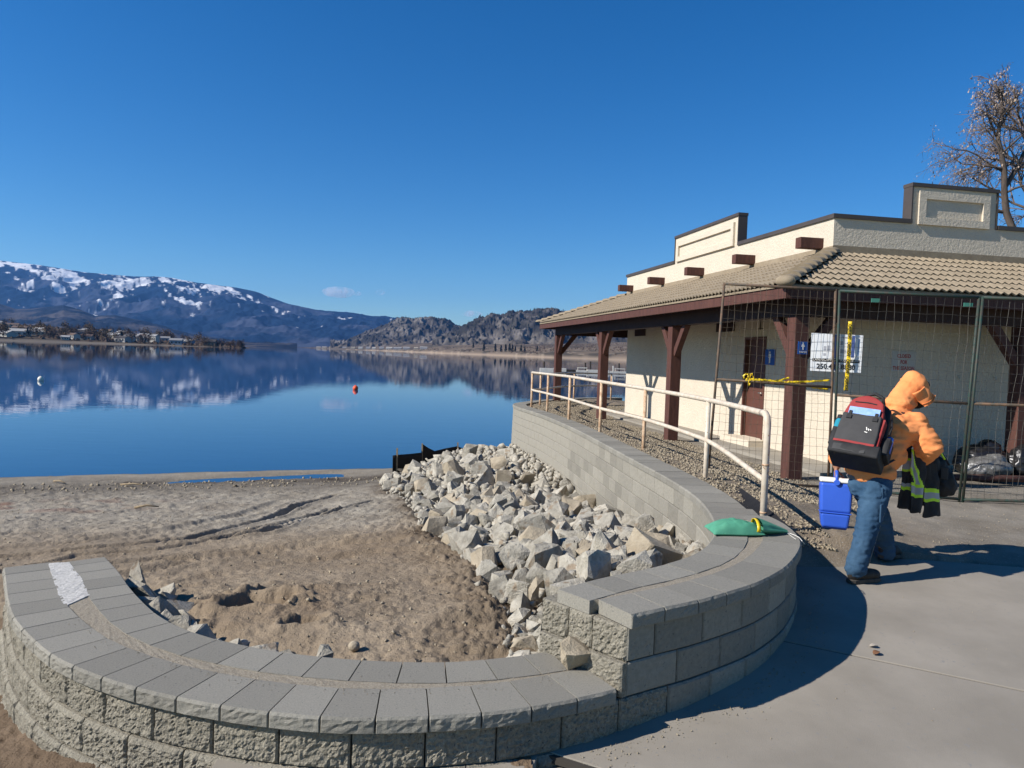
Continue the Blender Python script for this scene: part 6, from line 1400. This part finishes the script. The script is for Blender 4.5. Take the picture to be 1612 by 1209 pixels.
# town on the low spit
WALLC = {'white': (.44, .43, .41), 'cream': (.36, .32, .26), 'grey': (.30, .30, .31), 'brown': (.20, .14, .10), 'blue grey': (.22, .28, .36)}
ROOFC = {'dark': (.05, .045, .045), 'brown': (.13, .09, .07), 'pale': (.34, .34, .35), 'grey': (.24, .24, .25)}
HM = {k: mat('house_wall_' + k.replace(' ', '_'), c, None) for k, c in WALLC.items()}; RM = {k: mat('house_roof_' + k, c, None) for k, c in ROOFC.items()}; GM = mat('window_glass', (.03, .04, .05), None, rough=.15)
def house(px, t, wc, rc, w, d, h, yaw, label, group):
    p = on_land(spit, px, t); ax = (np.array((math.cos(yaw), math.sin(yaw), 0)), np.array((-math.sin(yaw), math.cos(yaw), 0)), Z2); p = np.array(p) - Z2 * .5
    T = thing('house', label, 'house', tuple(p), group); q = lambda x, y, z: p + ax[0] * x + ax[1] * y + Z2 * z
    mb = MB(); mb.box(q(0, 0, h / 2), (w, d, h), ax)
    rh = d * .24
    for s in (-1, 1): mb.prism([q(s * w / 2, -d / 2, h), q(s * w / 2, d / 2, h), q(s * w / 2, 0, h + rh)], ax[0] * -.05 * s)
    mb.build('wall', HM[wc], T)
    mb = MB(); e = .5
    for s in (-1, 1): mb.prism([q(-w / 2 - e, s * (d / 2 + e), h - .1), q(w / 2 + e, s * (d / 2 + e), h - .1), q(w / 2 + e, 0, h + rh + .1), q(-w / 2 - e, 0, h + rh + .1)], (0, 0, .22))
    mb.build('roof', RM[rc], T)
    for x in (-w * .3, w * .05, w * .32): mb = MB(); mb.box(q(x, -d / 2 - .03, h * .55), (w * .14, .08, h * .34), ax); mb.build('window', GM, T)
hr = random.Random(2)
fixed = [(33, .12, 'white', 'pale', 16, 9, 5, 'broad white house with a pale roof near the far left shore of the spit'), (105, .05, 'white', 'pale', 7, 5, 3.2, 'small bright white boathouse at the waterline of the spit'), (244, .16, 'white', 'pale', 7, 6, 7.5, 'tall narrow white house standing out on the middle of the spit'), (180, .30, 'cream', 'pale', 16, 9, 4.5, 'long low cream house with a pale roof on the spit'), (278, .08, 'blue grey', 'grey', 12, 8, 5, 'blue grey house near the water toward the tip of the spit'), (331, .1, 'brown', 'dark', 14, 9, 5.5, 'dark brown house with a steep dark roof near the tip of the spit')]
for px, t, wc, rc, w, d, h, lab in fixed: house(px, t, wc, rc, w, d, h, hr.uniform(-.3, .3), lab, 'houses on the far spit')
for k in range(36):
    px = hr.uniform(-10, 318); t = hr.choice((.06, .12, .2, .3, .42, .56, .7)) + hr.uniform(-.03, .03); wc = hr.choice(list(WALLC)); rc = hr.choice(list(ROOFC))
    if any(abs(px - f[0]) < 7 and abs(t - f[1]) < .1 for f in fixed): continue
    house(px, t, wc, rc, hr.uniform(9, 16), hr.uniform(7, 10), hr.uniform(3, 5.2), hr.uniform(-.5, .5), f'{wc} walled house with a {rc} roof in the far lakeside town', 'houses on the far spit')
M['conif'] = mat('dark_conifer', (0.028, 0.034, 0.028), (0.045, 0.05, 0.04), .4, 1.0, spec=0); M['brush'] = mat('leafless_brush', (0.115, 0.082, 0.062), (0.06, 0.047, 0.04), .5, 1.0, spec=0); M['willow'] = mat('tawny_bare_willow', (0.16, 0.115, 0.065), (0.1, 0.075, 0.05), .5, 1.0, spec=0)
def crown_mesh(kind, seed):
    q = np.random.RandomState(seed); V, F = [], []
    def leaf(c, s):
        a = q.normal(size=3) * s; b = q.normal(size=3) * s; k = len(V); V.extend([c - a, c + b, c + a, c - b]); F.append((k, k + 1, k + 2, k + 3))
    if kind == 'conifer':
        for _ in range(170): z = q.rand() ** .8; r = (1 - z) * .2 * (.6 + .5 * q.rand()); a = q.rand() * 6.28; leaf(np.array((r * math.cos(a), r * math.sin(a), .06 + .94 * z)), .05)
    else:
        for _ in range(190):
            d = q.normal(size=3); d /= np.linalg.norm(d); d *= q.rand() ** .45; c = np.array((d[0] * .42, d[1] * .42, .6 + d[2] * .40)); c *= 1 + .2 * vnoise(c[0] * 4, c[1] * 4, seed); leaf(c, .032)
        for _ in range(14):
            a = q.rand() * 6.28; k = len(V); e = np.array((math.cos(a) * .3, math.sin(a) * .3, .9)); V.extend([np.array((0, 0, .12)), np.array((.02, 0, .12)), e]); F.append((k, k + 1, k + 2))
    n_ = len(V); mb = MB(); mb.tube([(0, 0, -.1), (0, 0, .35), (0, 0, .7)], [.03, .022, .008], 5)
    F2 = [tuple(i + n_ for i in f) for f in mb.f]
    return V + mb.v, F + F2, [0] * len(F) + [1] * len(F2)
KINDS = {}
for kind, ms in (('conifer', ('conif',)), ('bare', ('brush', 'willow'))):
    for s in range(3):
        for mm in ms:
            v, f, mi = crown_mesh(kind, s + 3); me = bpy.data.meshes.new('tree_' + mm); me.from_pydata([tuple(p) for p in v], [], f); me.materials.append(M[mm]); me.materials.append(M['bark']); me.polygons.foreach_set('material_index', np.array(mi, np.int32)); KINDS.setdefault(mm, []).append(me)
def tree(L, px, t, mm, h, label, group, name):
    p = on_land(L, px, t); o = bpy.data.objects.new(name, hr.choice(KINDS[mm])); COL.objects.link(o); o.location = (p.x, p.y, p.z - .4); o.scale = (h * hr.uniform(.85, 1.35) if mm != 'conif' else h * .9, h, h); o.rotation_euler = (0, 0, hr.uniform(0, 6)); tag(o, label, 'tree', group)
for k in range(84):
    px = hr.uniform(-14, 322); t = hr.choice((.05, .08, .14, .22, .34, .48, .62, .8, .95)) + hr.uniform(-.03, .03)
    tree(spit, px, t, hr.choice(('brush', 'brush', 'brush', 'willow')), hr.uniform(7, 13), 'leafless brown tree among the houses on the far spit', 'leafless trees on the far spit', 'bare_tree')
for k in range(20):
    px = 322 + 62 * hr.random(); tree(spit, px, hr.uniform(.04, .3), 'brush', hr.uniform(6, 9.5), 'leafless tree in the thicket at the tip of the far spit', 'thicket at the tip of the spit', 'bare_tree')
for k in range(9): tree(spit, hr.uniform(-10, 300), hr.choice((.1, .3, .5, .8)), 'conif', hr.uniform(6, 11), 'dark conifer among the houses on the far spit', 'conifers on the far spit', 'conifer')
for px, t, h in ((761, .05, 17), (780, .055, 16), (789, .05, 13), (796, .055, 15), (802, .06, 16), (806, .05, 14), (811, .06, 11), (820, .055, 13), (826, .05, 11), (745, .25, 13), (846, .1, 10)): tree(bench, px, t, 'conif', h, 'dark conifer standing near the far right shore below the rocky hills', 'conifers on the far right shore', 'conifer')
# brush, sage and pine woods too far and too many to count
def far_stuff(name, L, n, pxr, tr, size, mm, label, flat=.8, seed=1, dens=None):
    q = np.random.RandomState(seed); V, F = [], []
    for _ in range(n):
        px, t = q.uniform(*pxr), tr[0] + (tr[1] - tr[0]) * q.rand()
        p = on_land(L, px, t)
        if dens is not None and fbm(p.x / dens, p.y / dens / 1.5, 3, 3) < .02: continue
        s = size * q.uniform(.6, 1.3); k = len(V); p = np.array(p); a = q.rand() * 3
        for j in range(4): V.append(p + np.array((math.cos(a + j * 1.57) * s * flat, math.sin(a + j * 1.57) * s * flat, -.2 * s)))
        V.append(p + Z2 * s + q.normal(size=3) * s * .1); F += [(k + j, k + (j + 1) % 4, k + 4) for j in range(4)]
    o = link(name, V, F, M[mm]); o['kind'] = 'stuff'; return tag(o, label)
far_stuff('spit_brush', spit, 1500, (-300, 385), (.03, 1), 2.2, 'brush', 'low leafless brush covering the far spit', 1.2, 1)
far_stuff('sagebrush', bench, 2600, (420, 1010), (.02, .8), 2.0, 'brush', 'sagebrush dotting the far shore bench', 1.1, 2, 60)
far_stuff('hill_pine_wood', hillA, 420, (575, 770), (.35, 1.0), 8, 'conif', 'scattered pines on the rocky hill', .32, 3, 120)
far_stuff('hill_pine_wood', hillB, 700, (700, 1010), (.3, 1.0), 7.5, 'conif', 'scattered pines on the rocky hill', .32, 4, 110)
# shoreline settlement across the middle of the lake: tiny pale buildings
for k in range(16):
    px = 500 + 11 * k + hr.uniform(-3, 3); p = on_land(bench, px, .05 + .05 * hr.random()); mb = MB(); w = hr.uniform(9, 20); mb.box((p.x, p.y, p.z + 2), (w, 10, 5)); mb.prism([(p.x - w / 2, p.y - 5.5, p.z + 4.51), (p.x + w / 2, p.y - 5.5, p.z + 4.51), (p.x + w / 2, p.y, p.z + 6.8), (p.x - w / 2, p.y, p.z + 6.8)], (0, 0, .3)); o = mb.build('lakeside_house', HM[hr.choice(('white', 'cream', 'grey'))]); tag(o, 'tiny pale building along the far middle shore of the lake', 'house', 'buildings on the far middle shore')
# small clouds, outside the haze
mc = bpy.data.materials.new('cloud_vapour'); mc.use_nodes = True; mc.node_tree.nodes.clear(); _n = mc.node_tree.nodes
pv = _n.new('ShaderNodeVolumePrincipled'); mo = _n.new('ShaderNodeOutputMaterial'); pv.inputs['Color'].default_value = (1, 1, 1, 1); pv.inputs['Anisotropy'].default_value = .2
tcx = _n.new('ShaderNodeNewGeometry'); nz = _n.new('ShaderNodeTexNoise'); nz.inputs['Scale'].default_value = .006; nz.inputs['Detail'].default_value = 4; mr = _n.new('ShaderNodeMapRange'); mr.inputs['From Min'].default_value = .42; mr.inputs['From Max'].default_value = .7; mr.inputs['To Max'].default_value = .006
mc.node_tree.links.new(tcx.outputs['Position'], nz.inputs['Vector']); mc.node_tree.links.new(nz.outputs['Fac'], mr.inputs['Value']); mc.node_tree.links.new(mr.outputs[0], pv.inputs['Density']); mc.node_tree.links.new(pv.outputs[0], mo.inputs['Volume'])
CYD = 17000
for (cx, cy, w, h), lab in (((533, 460, 27, 9), 'small'), ((562, 462, 8, 4), 'tiny'), ((599, 460, 8, 5), 'tiny'), ((742, 494, 18, 5), 'faint')):
    c = aty(cx, cy, CYD); k = CYD / FPX; mb = MB(); mb.ball(c, (w * k, w * k * .7, h * k), 20, 12); mb.ball(c + np.array((w * k * .25, 0, h * k * .35)), (w * k * .5, w * k * .4, h * k * .8), 16, 10); mb = MB(); mb.ball(c, (w * k, w * k * .7, h * k), 24, 14); o = mb.build('cloud', mc, smooth=True); tag(o, kind='structure')
